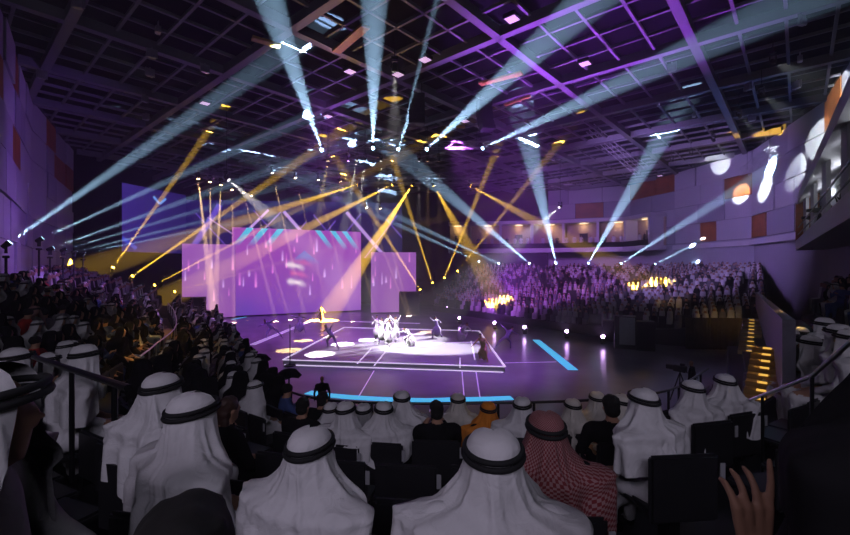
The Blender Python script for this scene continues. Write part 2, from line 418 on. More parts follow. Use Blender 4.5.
def paint_main(u, v, L, H):
    c = mixc(np.array(lin(118, 66, 176)), np.array(lin(158, 74, 178)), np.clip(v * 1.2, 0, 1))
    c = mixc(c, np.array(lin(190, 120, 200)), 0.55 * np.exp(-((u - 0.9) / 0.25) ** 2 - ((v - 0.25) / 0.3) ** 2))
    c = mixc(c, np.array(lin(90, 70, 170)), 0.5 * np.exp(-((u - 0.08) / 0.12) ** 2 - ((v - 0.05) / 0.15) ** 2))
    x = u * L; y = v * H
    for k, x0 in enumerate((0.2, 1.8, 3.6)):       # cyan chevron bars in the upper corners
        s = (x - x0) - (y - (H - 1.9)) * 0.75
        a = (np.abs(s - 0.35) < 0.38) * np.clip((y - (H - 2.2)) / 1.6, 0, 1)
        c = mixc(c, np.array(lin(70, 205, 240)), a * 0.85)
    for k, x0 in enumerate((L - 0.9, L - 2.4, L - 4.3)):
        s = (x - x0) + (y - (H - 1.9)) * 0.75
        a = (np.abs(s - 0.1) < 0.34) * np.clip((y - (H - 2.4)) / 1.6, 0, 1)
        c = mixc(c, np.array(lin(70, 205, 240)), a * 0.85)
    s = np.abs(np.abs(x - 0.53 * L) * 0.8 + (y - 0.70 * H)) < 0.5      # faint blue peak
    c = mixc(c, np.array(lin(80, 130, 210)), s * np.clip((y - 0.58 * H) / 1.0, 0, 1) * (np.abs(x - .56 * L) < 1.6) * 0.6)
    for k, (cx, cy_, amp) in enumerate(((0.44, 0.58, 1.0), (0.45, 0.38, 1.0), (0.47, 0.48, 0.45), (0.50, 0.62, 0.35))):   # pale brush strokes
        yy = cy_ * H - 0.10 * np.maximum(0, x - cx * L + 0.8) ** 2
        a = np.exp(-((y - yy) / (0.30 + 0.06 * np.sin(x * 5))) ** 2) * np.clip((x - cx * L + 1.0) / 0.4, 0, 1) * np.clip((cx * L + 1.6 - x) / 1.0, 0, 1)
        c = mixc(c, np.array(lin(245, 225, 240)) if k < 2 else np.array(lin(255, 120, 170)), np.clip(a * amp * 0.9, 0, 1))
    return streaks(c, u, v, L, H, 22, 5)
def paint_side(seed):
    def f(u, v, L, H):
        c = mixc(np.array(lin(146, 82, 176)), np.array(lin(160, 92, 188)), v)
        c = mixc(c, np.array(lin(185, 130, 190)), 0.5 * np.exp(-((u - 0.5) / 0.25) ** 2) * (1 - v * 0.5))
        return streaks(c, u, v, L, H, 9, seed, (0.1, 0.24))
    return f
def ray(c, x, y, p, q, w, colr, k=1.0):
    p = np.array(p); q = np.array(q); d = q - p; Ld = np.linalg.norm(d); d = d / Ld
    t = (x - p[0]) * d[0] + (y - p[1]) * d[1]; s = np.abs((x - p[0]) * -d[1] + (y - p[1]) * d[0])
    a = np.clip((w - s) / (0.5 * w), 0, 1) * (t > 0) * (t < Ld) * k
    return mixc(c, np.array(colr), np.clip(a, 0, 1))
def paint_wide(u, v, L, H):
    c = mixc(np.array(lin(40, 28, 92)), np.array(lin(34, 26, 74)), u)
    x = u * L; y = v * H
    lil = lin(205, 160, 245); vio = lin(110, 80, 190)
    for (x0, y0, x1, y1, w, cc, k) in ((0.3, 0, 4.6, 7.2, 0.5, lin(120, 90, 225), .8), (5.2, .6, 11, 6.6, .22, lil, 1), (1.5, 6, 6, 1, .1, vio, 1), (3, 5.5, 7.2, 2.6, .1, lil, .7),
            (7, 0.3, 12.6, 6.3, .12, lil, .7), (9, 6.5, 13, 2, .1, vio, 1), (12, 0, 16, 5, .1, vio, 1), (13, 6.4, 18.5, 0, .28, lil, 1), (16, 0, 20, 5.2, .12, vio, 1),
            (17, 6, 21, 1, .12, vio, 1), (19, 0.5, 23.5, 6.2, .12, vio, 1), (21.5, 6.4, 26.5, .6, .3, lil, .9), (24, 0, 28.5, 6, .12, vio, 1), (27, 5.5, 30.5, 1.5, .12, vio, .8)):
        c = ray(c, x, y, (x0, y0), (x1, y1), w, cc, k)
    return c
def paint_wing(u, v, L, H):
    c = mixc(np.array(lin(60, 44, 128)), np.array(lin(42, 32, 92)), u)
    x = u * L; y = v * H
    c = ray(c, x, y, (L * .45, H * .88), (L * .55, H * .78), .18, lin(120, 170, 255))
    c = ray(c, x, y, (L * .65, H * .88), (L * .55, H * .78), .18, lin(120, 170, 255))
    c = ray(c, x, y, (0, H * .2), (L * .2, H * .05), .3, lin(80, 90, 220), .7)
    return c
def xy(px, Y): p = P(px, 0, Y); return (p.x, p.y)
led('main_led_screen', xy(232, 48.9), xy(361, 55.7), 0.12, 10.35, paint_main, 1.12, 'tall wide purple screen with cyan chevrons behind the stage', 220, 160)
led('side_led_screen', xy(182, 46.2), xy(235.5, 48.2), 0.12, 8.3, paint_side(3), 1.0, 'narrow purple screen beside the seats overlapping the wide screen', 70, 90)
led('stepped_led_screen', xy(371, 52.5), xy(416, 53.5), 0.12, 7.6, paint_side(8), 0.92, 'narrow purple screen with a black speaker block before its corner', 70, 90)
led('upper_led_wall', xy(184, 57), xy(402, 60), 7.0, 14.8, paint_wide, 1.02, 'long dim violet screen with crossing diagonal lines above the stage screens', 420, 110)
led('wing_led_wall', xy(122, 47.5), xy(186, 56.0), 7.5, 15.2, paint_wing, 1.02, 'plain dim blue violet screen angled beside the diagonal line screen', 90, 90)

# ------------------------------------------------------------------ suites at the back and the side balcony
def offset_line(line, d):
    pts = [Vector(p) for p in line]; out = []
    for i, p in enumerate(pts):
        t = (pts[min(i + 1, len(pts) - 1)] - pts[max(i - 1, 0)]).normalized()
        out.append(p + Vector((-t.y, t.x)) * d)
    return out
def slab_run(name, outer, inner, z0, z1, m, parent=None):
    vs_, fs = [], []
    for a, b in zip(outer, inner): vs_ += [(a.x, a.y, z0), (b.x, b.y, z0), (b.x, b.y, z1), (a.x, a.y, z1)]
    n = len(outer)
    for i in range(n - 1):
        a = 4 * i; b = a + 4
        for k in range(4): fs.append((a + k, b + k, b + (k + 1) % 4, a + (k + 1) % 4))
    e = 4 * (n - 1); fs += [(0, 1, 2, 3), (e + 3, e + 2, e + 1, e)]
    return mobj(name, pydata(name, vs_, fs, m), parent)
suite_line = [(30.6, 53.5), (29.0, 60), (18.7, 64.5), (4, 67)]
so = [Vector(p) for p in suite_line]; si = offset_line(suite_line, 3.2)
so = offset_line(suite_line, 0.25)
suite = empty('suite_balcony', (0, 0, 0), 0, 'pale balcony of lit private boxes along the far wall', 'balcony')
slab_run('fascia', so, si, 7.9, 8.5, M_fascia, suite)
si2 = offset_line(suite_line, 2.6)
slab_run('roof_slab', so, si2, 12.1, 12.6, M_fascia, suite)
sbk = offset_line(suite_line, 0.5)
slab_run('back_wall', offset_line(suite_line, 0.26), sbk, 8.5, 12.1, M_warmwall, suite)
# dividing piers and balustrades between the boxes
def along(line, step, start=0.0):
    pts = [Vector(p) for p in line]; acc = start; out = []
    for a, b in zip(pts[:-1], pts[1:]):
        L = (b - a).length; d = (b - a) / L
        while acc <= L: out.append((a + d * acc, math.atan2(d.y, d.x))); acc += step
        acc -= L
    return out
piers = along([tuple(p) for p in offset_line(suite_line, 1.5)], 4.6, 0.4)
pier_me = box_mesh('pier', M_fascia, size=(0.35, 2.0, 3.6))
for p, a in piers: mobj('pier', pier_me, suite, (p.x, p.y, 10.3), (0, 0, a))
glow_me = box_mesh('suite_lamp', M_suite_glow, size=(1.1, 0.18, 0.08)); door_me = box_mesh('suite_opening', M_black, size=(1.1, 0.06, 2.1))
for i, (p, a) in enumerate(along([tuple(q) for q in offset_line(suite_line, 1.2)], 4.6, 2.6)):
    mobj('ceiling_lamp', glow_me, suite, (p.x, p.y, 12.02), (0, 0, a))
    n = Vector((-math.sin(a), math.cos(a)))
    if i % 2 == 0: mobj('doorway', door_me, suite, (p.x - n.x * 0.62, p.y - n.y * 0.62, 9.6), (0, 0, a))
    L = bpy.data.lights.new('suite_lamp', 'POINT'); L.energy = 26; L.color = (1.0, 0.66, 0.36); L.shadow_soft_size = 0.25
    lo = bpy.data.objects.new('suite_lamp', L); link(lo); lo.location = (p.x, p.y, 11.6)
rail_pts = [Vector((p.x, p.y)) for p in offset_line(suite_line, 3.0)]
for a, b in zip(rail_pts[:-1], rail_pts[1:]):
    beam_box('balustrade', (a.x, a.y, 8.85), (b.x, b.y, 8.85), 0.06, 0.7, M_dark, suite)

bal_line = [(27.2, 31.2), (18.9, 20.9), (10.7, 10.7)]           # front edge of the side balcony
balc = empty('side_balcony', (0, 0, 0), 0, 'white side balcony with a sloping canopy on the panelled wall', 'balcony')
bf = [Vector(p) for p in bal_line]; bo = offset_line(bal_line, 3.0)
bo = [Vector((p.x, p.y)) for p in bo]
bo = [b + (Vector((0.767, -0.643)) * 0.0) for b in bo]
bw = [f + Vector((0.767, -0.643)) * 2.6 for f in bf]
slab_run('fascia', bw, bf, 6.95, 7.65, M_fascia, balc)
# canopy: rises towards the wall
vs_, fs = [], []
for f, w in zip(bf, bw):
    fi = f + Vector((0.767, -0.643)) * 0.1
    vs_ += [(fi.x, fi.y, 10.3), (w.x, w.y, 11.9), (w.x, w.y, 12.3), (fi.x, fi.y, 10.85)]
for i in range(2):
    a = 4 * i; b = a + 4
    for k in range(4): fs.append((a + k, b + k, b + (k + 1) % 4, a + (k + 1) % 4))
fs += [(0, 1, 2, 3), (11, 10, 9, 8)]
mobj('canopy', pydata('canopy', vs_, fs, M_fascia), balc)
slab_run('back_wall', [w - Vector((0.767, -0.643)) * 0.02 for w in bw], [w - Vector((0.767, -0.643)) * 0.3 for w in bw], 7.65, 11.85, M_panel, balc)
endm = pydata('end_wall', [(bf[0].x, bf[0].y, 7.65), (bw[0].x, bw[0].y, 7.65), (bw[0].x, bw[0].y, 11.9), (bf[0].x, bf[0].y, 10.3)], [(0, 1, 2, 3)], M_brown)
em = mobj('end_wall', endm, balc); sm = em.modifiers.new('thickness', 'SOLIDIFY'); sm.thickness = 0.2
for t in (0.06, 0.3, 0.55, 0.8):
    p = bf[0].lerp(bf[2], t) + Vector((0.767, -0.643)) * 0.5
    beam_box('post', (p.x, p.y, 7.65), (p.x, p.y, 10.7), 0.22, 0.22, M_fascia, balc)
for h in (8.1, 8.6):
    beam_box('rail', (bf[0].x + .1, bf[0].y - .1, h), (bf[2].x + .1, bf[2].y - .1, h), 0.05, 0.05, M_blackm, balc)

# ------------------------------------------------------------------ people
def blob(name, caps, ells, voxel, mats, zone=None, smooth=4, decim=None):
    """one continuous body surface grown over tapered limbs (p, q, r0, r1) and ellipsoids (c, (rx, ry, rz))"""
    bm = bmesh.new()
    def ball(c, r):
        mt = Matrix.Translation(Vector(c)) @ Matrix.Diagonal((r[0], r[1], r[2], 1))
        bmesh.ops.create_icosphere(bm, subdivisions=2, radius=1.0, matrix=mt)
    for (p, q, r0, r1) in caps:
        p = Vector(p); q = Vector(q); d = (q - p).length
        n = max(2, int(d / (0.45 * max(min(r0, r1), 0.005))) + 1)
        for i in range(n + 1):
            t = i / n; r = r0 + (r1 - r0) * t; ball(p.lerp(q, t), (r, r, r))
    for (c, r) in ells: ball(c, r)
    me = bpy.data.meshes.new('tmp'); bm.to_mesh(me); bm.free()
    o = bpy.data.objects.new('tmp', me); link(o)
    m = o.modifiers.new('r', 'REMESH'); m.mode = 'VOXEL'; m.voxel_size = voxel; m.use_smooth_shade = True
    s = o.modifiers.new('s', 'SMOOTH'); s.iterations = smooth; s.factor = 0.5
    if decim:
        dm = o.modifiers.new('d', 'DECIMATE'); dm.ratio = decim
    dg = bpy.context.evaluated_depsgraph_get()
    out = bpy.data.meshes.new_from_object(o.evaluated_get(dg)); out.name = name
    bpy.data.objects.remove(o); bpy.data.meshes.remove(me)
    out.materials.clear()
    for mm in mats: out.materials.append(mm)
    if zone:
        idx = [zone(p.center) for p in out.polygons]
        out.polygons.foreach_set('material_index', idx)
    out.polygons.foreach_set('use_smooth', [True] * len(out.polygons))
    return out
HEAD = (0, 0.03, 1.195)
def head_ells(c=HEAD, face=True):
    x, y, z = c
    e = [((x, y, z + .015), (.076, .096, .108)), ((x, y + .022, z - .06), (.056, .066, .062))]
    if face:
        e += [((x, y + .108, z - .012), (.014, .022, .022)), ((x, y + .100, z + .012), (.010, .012, .026)), ((x - .078, y - .005, z - .01), (.012, .022, .032)), ((x + .078, y - .005, z - .01), (.012, .022, .032)),
              ((x, y + .088, z - .062), (.028, .016, .010)), ((x, y + .082, z - .100), (.026, .02, .018)), ((x, y + .085, z + .035), (.055, .016, .012))]
    return e
def sit_caps(lean=0.0, hands=((-.12, .34, .60), (.12, .34, .60)), elbows=((-.32, .06, .72), (.32, .06, .72)), gap=.12):
    sh = lean
    c = [((0, 0, .52), (0, -.02 + sh * .4, .78), .165, .155), ((0, -.02 + sh * .4, .78), (0, -.02 + sh, .97), .155, .13),
         ((-.20, -.02 + sh, .99), (.20, -.02 + sh, .99), .078, .078), ((0, sh, 1.0), (0, .02 + sh, 1.14), .062, .055)]
    for s in (-1, 1):
        i = 0 if s < 0 else 1
        c += [((s * .10, 0, .50), (s * gap, .44, .51), .105, .085), ((s * gap, .44, .51), (s * gap, .42, .12), .080, .06), ((s * gap, .42, .05), (s * gap, .56, .04), .045, .038),
              ((s * .225, -.02 + sh, .98), elbows[i], .074, .058), (elbows[i], hands[i], .052, .038), (hands[i], tuple(Vector(hands[i]) + Vector((-s * .05, .07, -.01))), .036, .024)]
    # robe cloth stretched between the knees and shins
    c += [((-gap, .38, .50), (gap, .38, .50), .08, .08), ((-gap, .40, .30), (gap, .40, .30), .06, .06), ((0, .12, .50), (0, .36, .50), .11, .09)]
    e = [((0, -.02, .50), (.20, .18, .13)), ((0, -.03 + sh * .8, .92), (.205, .125, .13))]
    return c, e
def zone_sit(hands, lean=0.0):
    hv = [Vector(h) for h in hands]
    def z(c):
        if c.z > 1.075 and abs(c.x) < .14: return 1
        for h in hv:
            if (c - h).length < .075 or (c - h - Vector((0, .07, 0))).length < .07: return 1
        if c.z < .085: return 2
        return 0
    return z
def sit_body(name, robe, voxel=.022, face=True, decim=None, lean=0.0, hands=((-.12, .34, .60), (.12, .34, .60)), elbows=((-.29, .06, .74), (.29, .06, .74)), smooth=4):
    c, e = sit_caps(lean, hands, elbows)
    e += head_ells((HEAD[0], HEAD[1] + lean * 1.1, HEAD[2]), face)
    return blob(name, c, e, voxel, [robe, M_skin, M_black], zone_sit(hands, lean), smooth, decim)

def ghutra_mesh(name, m, seed, nu=110, nv=36, lean=0.0, wide=1.0, fold=1.0, hem=1.0, swing=0.0):
    """headscarf cloth: dome over the head, tented to the shoulders, hanging down the back in folds"""
    r = random.Random(seed)
    ph = [r.uniform(0, 6.28) for _ in range(8)]
    cx, cy, cz = HEAD[0], HEAD[1] + lean * 1.1, HEAD[2]
    # profile down the cloth: (z above head centre, rx, ry)
    prof = [(.142, .004, .004), (.138, .045, .052), (.122, .076, .092), (.092, .095, .116), (.055, .101, .123), (.015, .107, .127), (-.05, .126, .134), (-.11, .165, .146),
            (-.165, .215, .178), (-.215, .258, .204), (-.29, .280, .222), (-.38, .292, .232), (-.46, .298, .236)]
    vs_, fs = [], []
    uv = []
    fl = [(r.uniform(-2.1, 2.1), r.uniform(-.5, .5), r.uniform(.05, .13), r.uniform(.010, .026)) for _ in range(13)]
    for j in range(nv):
        t = j / (nv - 1) * (len(prof) - 1); i = min(int(t), len(prof) - 2); f = t - i
        z, rx, ry = [prof[i][k] * (1 - f) + prof[i + 1][k] * f for k in range(3)]
        v = j / (nv - 1)
        fall = max(0.0, (0.055 - z) / 0.5)
        for q in range(nu):
            s = q / (nu - 1) * 2 - 1                       # -1 .. 1, 0 = back of the head
            th = s * math.radians(138 - 26 * min(1, fall * 1.5))
            amp = fold * (0.0 if z > 0.05 else min(1, fall * 2.2)) * 0.115
            w = (math.sin(5 * th + ph[0] + 1.5 * v) * .5 + math.sin(9 * th + ph[1] - 2.5 * v) * .32 + math.sin(15 * th + ph[2] + 4 * v) * .15 + math.sin(2 * th + ph[3]) * .45)
            k = 1.0
            ridge = max(-.25, w)
            fold_out = fold * min(1, fall * 2.6) * sum(a_ * math.exp(-((th - t_ - d_ * fall * 1.4) / b_) ** 2) for (t_, d_, b_, a_) in fl) if z < .05 else 0.0
            hh = max(0, fall - .15)
            zz = z - hem * hh * (.10 * math.cos(th) + .05 * math.sin(3 * th + ph[4]))
            x = math.sin(th) * rx * k * (1 + (wide - 1) * min(1, fall * 1.6)); y = -math.cos(th) * ry * k
            x += swing * fall * .3
            sz = min(1.0, max(0.0, (-.09 - zz) / .09))      # cloth rests on the shoulders and upper back
            if sz > 0:
                ex, ey = .335 * sz, .165 * sz; e_ = math.sqrt((x / max(ex, 1e-3)) ** 2 + ((y + .05) / max(ey, 1e-3)) ** 2)
                if e_ < 1.0 and e_ > 1e-3: x, y = x / e_, (y + .05) / e_ - .05
            g_ = 1 + 1.15 * amp * (ridge + .3)                 # folds stand out from the cloth
            x *= g_; y *= g_
            rl_ = math.hypot(x, y)
            if rl_ > .02: x += x / rl_ * fold_out; y += y / rl_ * fold_out
            if z < -.25: y -= .02
            vs_.append((cx + x, cy + y, cz + zz + 0.0)); uv.append((q / nu * 1.0, v))
    for j in range(nv - 1):
        for q in range(nu - 1):
            a = j * nu + q; fs.append((a, a + nu, a + nu + 1, a + 1))
    me = pydata(name, vs_, fs, m, True)
    ul = me.uv_layers.new(name='UVMap')
    for lp in me.loops: ul.data[lp.index].uv = uv[lp.vertex_index]
    return me
def agal_mesh(name, lean=0.0, seg=40, ring=8, tilt=0.10):
    bm = bmesh.new()
    cx, cy, cz = HEAD[0], HEAD[1] + lean * 1.1, HEAD[2]
    for dz, k in ((.047, 1.03), (.071, .985)):
        vr = []
        for i in range(seg):
            a = 2 * PI * i / seg
            row = []
            for j in range(ring):
                b = 2 * PI * j / ring
                rr = .0115 * math.cos(b)
                x = (.104 * k + rr) * math.cos(a); y = (.126 * k + rr) * math.sin(a)
                row.append(bm.verts.new((cx + x, cy + y, cz + dz + .0115 * math.sin(b) + y * tilt)))
            vr.append(row)
        for i in range(seg):
            for j in range(ring):
                bm.faces.new((vr[i][j], vr[(i + 1) % seg][j], vr[(i + 1) % seg][(j + 1) % ring], vr[i][(j + 1) % ring]))
    return bm_mesh(name, bm, M_agal, True)
def hair_mesh(name, m=None, scale=1.0, long=False, c=HEAD, seed=0):
    caps = []
    x, y, z = c; k = scale
    ells = [((x, y - .012, z + .035), (.086 * k, .104 * k, .100 * k)), ((x, y - .045, z - .02), (.080 * k, .072 * k, .075 * k))]
    r = random.Random(seed)
    for _ in range(26):
        a = r.uniform(0, 2 * PI); b = r.uniform(.15, 1.2)
        ells.append(((x + math.cos(a) * math.cos(b) * .080 * k, y - .012 + math.sin(a) * math.cos(b) * .095 * k, z + .035 + math.sin(b) * .092 * k), (.02, .022, .016)))
    if long: ells += [((x, y - .06, z - .12), (.085, .05, .10)), ((x, y - .07, z - .22), (.09, .045, .10))]
    return blob(name, caps, ells, .012, [m or M_hair], None, 3)

# --- prototypes, near people (body + scarf + cord as parts)
H_lap = ((-.12, .34, .60), (.12, .34, .60)); H_up = ((-.07, .34, .98), (.09, .36, 1.0)); E_up = ((-.26, .14, .76), (.27, .14, .78))
body_white = sit_body('body_white_robe', M_white)
body_white_up = sit_body('body_white_robe_arms_raised', M_white, hands=H_up, elbows=E_up)
body_white_lean = sit_body('body_white_robe_leaning', M_white, lean=.14)
body_cream = body_white.copy(); body_cream.materials[0] = M_cream
body_grey = body_white.copy(); body_grey.materials[0] = M_grey
body_dark = body_white.copy(); body_dark.materials[0] = M_dark
body_dark_up = body_white_up.copy(); body_dark_up.materials[0] = M_dark
gh = [ghutra_mesh('scarf_%d' % i, M_white, 11 + i, wide=(.76, .92, 1.1, .85)[i], fold=(1, 1.3, .8, 1.1)[i], swing=(0, .12, -.1, .05)[i]) for i in range(4)]
gh_lean = [ghutra_mesh('scarf_lean_%d' % i, M_white, 31 + i, lean=.14, wide=.95) for i in range(2)]
gh_red = ghutra_mesh('scarf_red_check', M_check, 51, wide=.98, fold=1.0, hem=1.2)
gh_cream = ghutra_mesh('scarf_cream', M_cream, 61, wide=.75)
gh_orange_lit = ghutra_mesh('scarf_orange_lit', M_orange_lit, 71, wide=.8)
gh_black = ghutra_mesh('scarf_black', M_dark, 81, wide=.95, fold=.6)
agal = agal_mesh('cord'); agal_lean = agal_mesh('cord_lean', .14)
hair_short = hair_mesh('hair_short'); hair_brown = hair_mesh('hair_brown', mat('brown_hair', (.05, .022, .014), .6, var=.3, scale=60), long=True)

def person(loc, rz, body, scarf=None, cord=None, hair=None, label='', group=None, scale=1.0, tilt=(0, 0), broad=1.0):
    o = mobj('person', body, None, loc, (tilt[0], tilt[1], rz), (scale * broad, scale, scale))
    tag(o, label, 'person', group)
    if scarf: 
        s = mobj('headscarf', scarf, o)
    if cord: mobj('head_cord', cord, o)
    if hair: mobj('hair', hair, o)
    return o

# --- prototypes for the crowd (single small meshes)
def merged(name, parts, mats):
    """parts: (mesh, {material -> slot})"""
    bm = bmesh.new()
    vs_, fs, mi = [], [], []
    for me, mp in parts:
        o = len(vs_); vs_ += [tuple(v.co) for v in me.vertices]
        for p in me.polygons:
            fs.append([o + i for i in p.vertices]); mi.append(mp[p.material_index])
    bm.free()
    me = pydata(name, vs_, fs, mats, True); me.polygons.foreach_set('material_index', mi); return me
def crowd_proto(name, robe, scarf_m, seed, up=False, cord=True, lean=0.0, hair=False):
    b = sit_body('tmpb', robe, .05, False, .35, lean, hands=H_up if up else H_lap, elbows=E_up if up else ((-.29, .06, .74), (.29, .06, .74)), smooth=2)
    parts = [(b, {0: 0, 1: 1, 2: 2})]; mats = [robe, M_skin, M_black]
    if scarf_m:
        g = ghutra_mesh('tmpg', scarf_m, seed, 18, 12, lean, wide=.9); parts.append((g, {0: len(mats)})); mats.append(scarf_m)
    if cord:
        a = agal_mesh('tmpa', lean, 12, 4); parts.append((a, {0: len(mats)})); mats.append(M_agal)
    if hair:
        h = blob('tmph', [], [((0, .02 + lean * 1.1, 1.225), (.088, .106, .10))], .035, [M_hair], None, 1); parts.append((h, {0: len(mats)})); mats.append(M_hair)
    return merged(name, parts, mats)
CP = {'white': [crowd_proto('crowd_white_a', M_white, M_white, 1), crowd_proto('crowd_white_b', M_white, M_white, 2, lean=.1), crowd_proto('crowd_white_c', M_white, M_white, 3, up=True)],
      'black': [crowd_proto('crowd_black_a', M_dark, M_dark, 4, cord=False), crowd_proto('crowd_black_b', M_dark, M_dark, 5, cord=False, lean=.1)],
      'shirt': [crowd_proto('crowd_grey', M_grey, None, 6, cord=False, hair=True), crowd_proto('crowd_blue', M_blue, None, 7, cord=False, hair=True, up=True)],
      'red': [crowd_proto('crowd_red', M_redc, None, 8, cord=False, hair=True)],
      'yellow': [crowd_proto('crowd_yellow', M_yel, M_yel, 9, cord=False)],
      'check': [crowd_proto('crowd_check', M_white, M_check, 10)]}
def low_person(robe_slot):
    """far-off seated figure: shouldered robe with lap, scarfed head (about 90 triangles)"""
    rings = [(.02, .0, .19, .15), (.45, .02, .23, .20), (.78, -.02, .22, .15), (1.0, -.02, .21, .10), (1.06, 0, .15, .10), (1.14, .02, .115, .11), (1.24, .02, .10, .12), (1.32, .02, .05, .07)]
    vs_, fs, mi = [], [], []; n = 7
    for (z, y, rx, ry) in rings:
        for k in range(n): a = 2 * PI * k / n; vs_.append((math.cos(a) * rx, y + math.sin(a) * ry, z))
    for j in range(len(rings) - 1):
        for k in range(n):
            fs.append((j * n + k, j * n + (k + 1) % n, (j + 1) * n + (k + 1) % n, (j + 1) * n + k))
            a = 2 * PI * (k + .5) / n
            mi.append(1 if (j in (4, 5) and math.sin(a) > .6) else robe_slot)
    fs.append(tuple((len(rings) - 1) * n + k for k in range(n))); mi.append(robe_slot)
    o = len(vs_)
    vs_ += [(-.2, .1, .58), (.2, .1, .58), (.17, .5, .55), (-.17, .5, .55), (-.2, .1, .1), (.2, .1, .1), (.17, .52, .02), (-.17, .52, .02)]
    fs += [(o, o + 1, o + 2, o + 3), (o + 3, o + 2, o + 6, o + 7), (o, o + 3, o + 7, o + 4), (o + 1, o + 5, o + 6, o + 2)]; mi += [robe_slot] * 4
    return np.array(vs_), fs, mi
LOW = {0: low_person(0), 2: low_person(2), 3: low_person(3)}

# ------------------------------------------------------------------ hand-placed people in the near rows
ORD = ('front', 'second', 'third', 'fourth', 'fifth', 'sixth', 'seventh', 'eighth', 'ninth', 'tenth', 'eleventh', 'twelfth', 'thirteenth')
SEATED = []         # (k, row) already taken
GRID = []
for row in range(13):
    for i in range(0, 1001):
        p_, rz_ = bowl.seat(i / 10.0, row, .5)
        GRID.append((p_.x, p_.y, p_.z, rz_, row))
GRID = np.array(GRID)
def seat_person(px, py, Y, body, scarf=None, cord=None, hair=None, label='', group=None, turn=0.0, tilt=(0, 0), h=1.315, broad=1.0):
    q = P(px, py, Y)
    g = GRID[np.argmin((GRID[:, 0] - q.x) ** 2 + (GRID[:, 1] - q.y) ** 2)]
    p = Vector((q.x, q.y, g[2])); rz = float(g[3])
    s = min(1.13, max(.9, (q.z - p.z) / h))
    if abs(s * h - (q.z - p.z)) > .06: print('SEAT', px, py, Y, round((q.z - p.z) / h, 2), 'row', g[4])
    SEATED.append((p.copy(), rz, int(g[4])))
    if '%s' in label: label = label % ORD[int(g[4])]
    return person(p, rz + turn, body, scarf, cord, hair, label, group, s, tilt, broad)

seat_person(306, 434, 1.9, body_white, gh[2], agal, None, 'man in white robe and white headscarf with black cord, seat before the empty black seats', turn=-.25)
seat_person(494, 438, 1.64, body_white, gh[0], agal, None, 'broad-shouldered man in white headscarf with thick black cord sitting beside the red-checked headscarf', broad=1.12)
seat_person(548, 417, 2.4, body_dark, gh_red, agal, None, 'person wearing a dark red checked headscarf with black cord', turn=.1)
seat_person(664, 403, 3.1, body_white_lean, gh_lean[0], agal_lean, None, 'man in white robe leaning sideways, long white scarf down his back, beside empty black seats', turn=.35)
seat_person(157, 377, 2.9, body_white, gh[1], agal, None, 'man in white scarf with black cord, half hidden by another scarfed man by the walkway', turn=-.2)
seat_person(186, 398, 2.2, body_white, gh[3], agal, None, 'man in long smooth white headscarf with arm resting out, before the amber walkway', turn=-.45)
seat_person(-34, 366, 1.2, body_white, gh[1], agal, None, 'man in white robe seen in profile with tan face and black head cord', turn=-.9, broad=1.2)
seat_person(176, 514, .72, body_dark, None, None, hair_short, 'person with thick black hair and dark clothing, no scarf')
seat_person(226, 398, 4.0, body_dark, None, None, hair_brown, 'person with reddish brown hair and dark clothing beside the scarfed men', turn=-.3)
seat_person(60, 349, 4.3, body_white_lean, gh_lean[1], agal_lean, None, 'man in white robe bent forward behind the dark handrail', turn=-.2)
seat_person(12, 322, 4.4, body_white, gh[2], agal, None, 'man in white robe sitting at the far end of the dark handrail', turn=-.1)
front = 'white-robed spectators along the front guard rail'
fl_ = 'man in white robe and scarf in the %s row behind the guard rail'
for (px, py, Y, bd, g, tn) in ((330, 409, 5.4, body_white, gh[1], .1), (344, 404, 4.6, body_white, gh[3], -.2), (363, 410, 5.3, body_white, gh[0], .15), (384, 413, 4.6, body_white, gh[2], .4), (402, 417, 5.0, body_white_up, gh[1], .3),
                               (522, 418, 4.6, body_white, gh[3], -.3), (695, 400, 4.4, body_white, gh[0], .1), (727, 402, 4.7, body_white, gh[1], -.2), (458, 409, 5.6, body_white, gh_cream, 0)):
    seat_person(px, py, Y, bd, g, agal, None, fl_, front, tn)
wl = 'man in cream scarf lit amber in the front row by the guard rail'
for (px, py, Y, tn) in ((574, 407, 5.3, .1), (598, 404, 5.6, -.2), (624, 410, 4.7, .5)):
    seat_person(px, py, Y, body_cream, gh_cream, agal, None, wl, 'amber-lit spectators in the front row', tn)
seat_person(489, 415, 5.2, body_dark, gh_orange_lit, agal, None, 'person in orange-lit headscarf in the front row', turn=.1)
for (px, py, Y, tn) in ((437, 414, 4.6, .2), (302, 402, 5.0, 0), (612, 416, 3.9, -.2), (322, 413, 6.0, 0)):
    seat_person(px, py, Y, body_dark_up if px == 437 else body_dark, None, None, hair_short, 'dark-clothed person with bare black hair in the %s row behind the guard rail', 'dark-clothed people in the front rows', tn)
rr = 'man in white robe in the row behind the purple-lit parapet'
for i, (px, py, Y) in enumerate(((806, 313, 6.9), (818, 317, 6.3), (830, 321, 5.8), (842, 326, 5.3), (815, 312, 7.4), (828, 314, 6.9), (842, 317, 6.4), (853, 331, 5.0))):
    seat_person(px, py, Y, body_white if i % 2 else body_white_lean, gh[i % 4] if i % 2 else gh_lean[i % 2], agal if i % 2 else agal_lean, None, rr, 'white-robed row behind the parapet', random.uniform(-.2, .2))

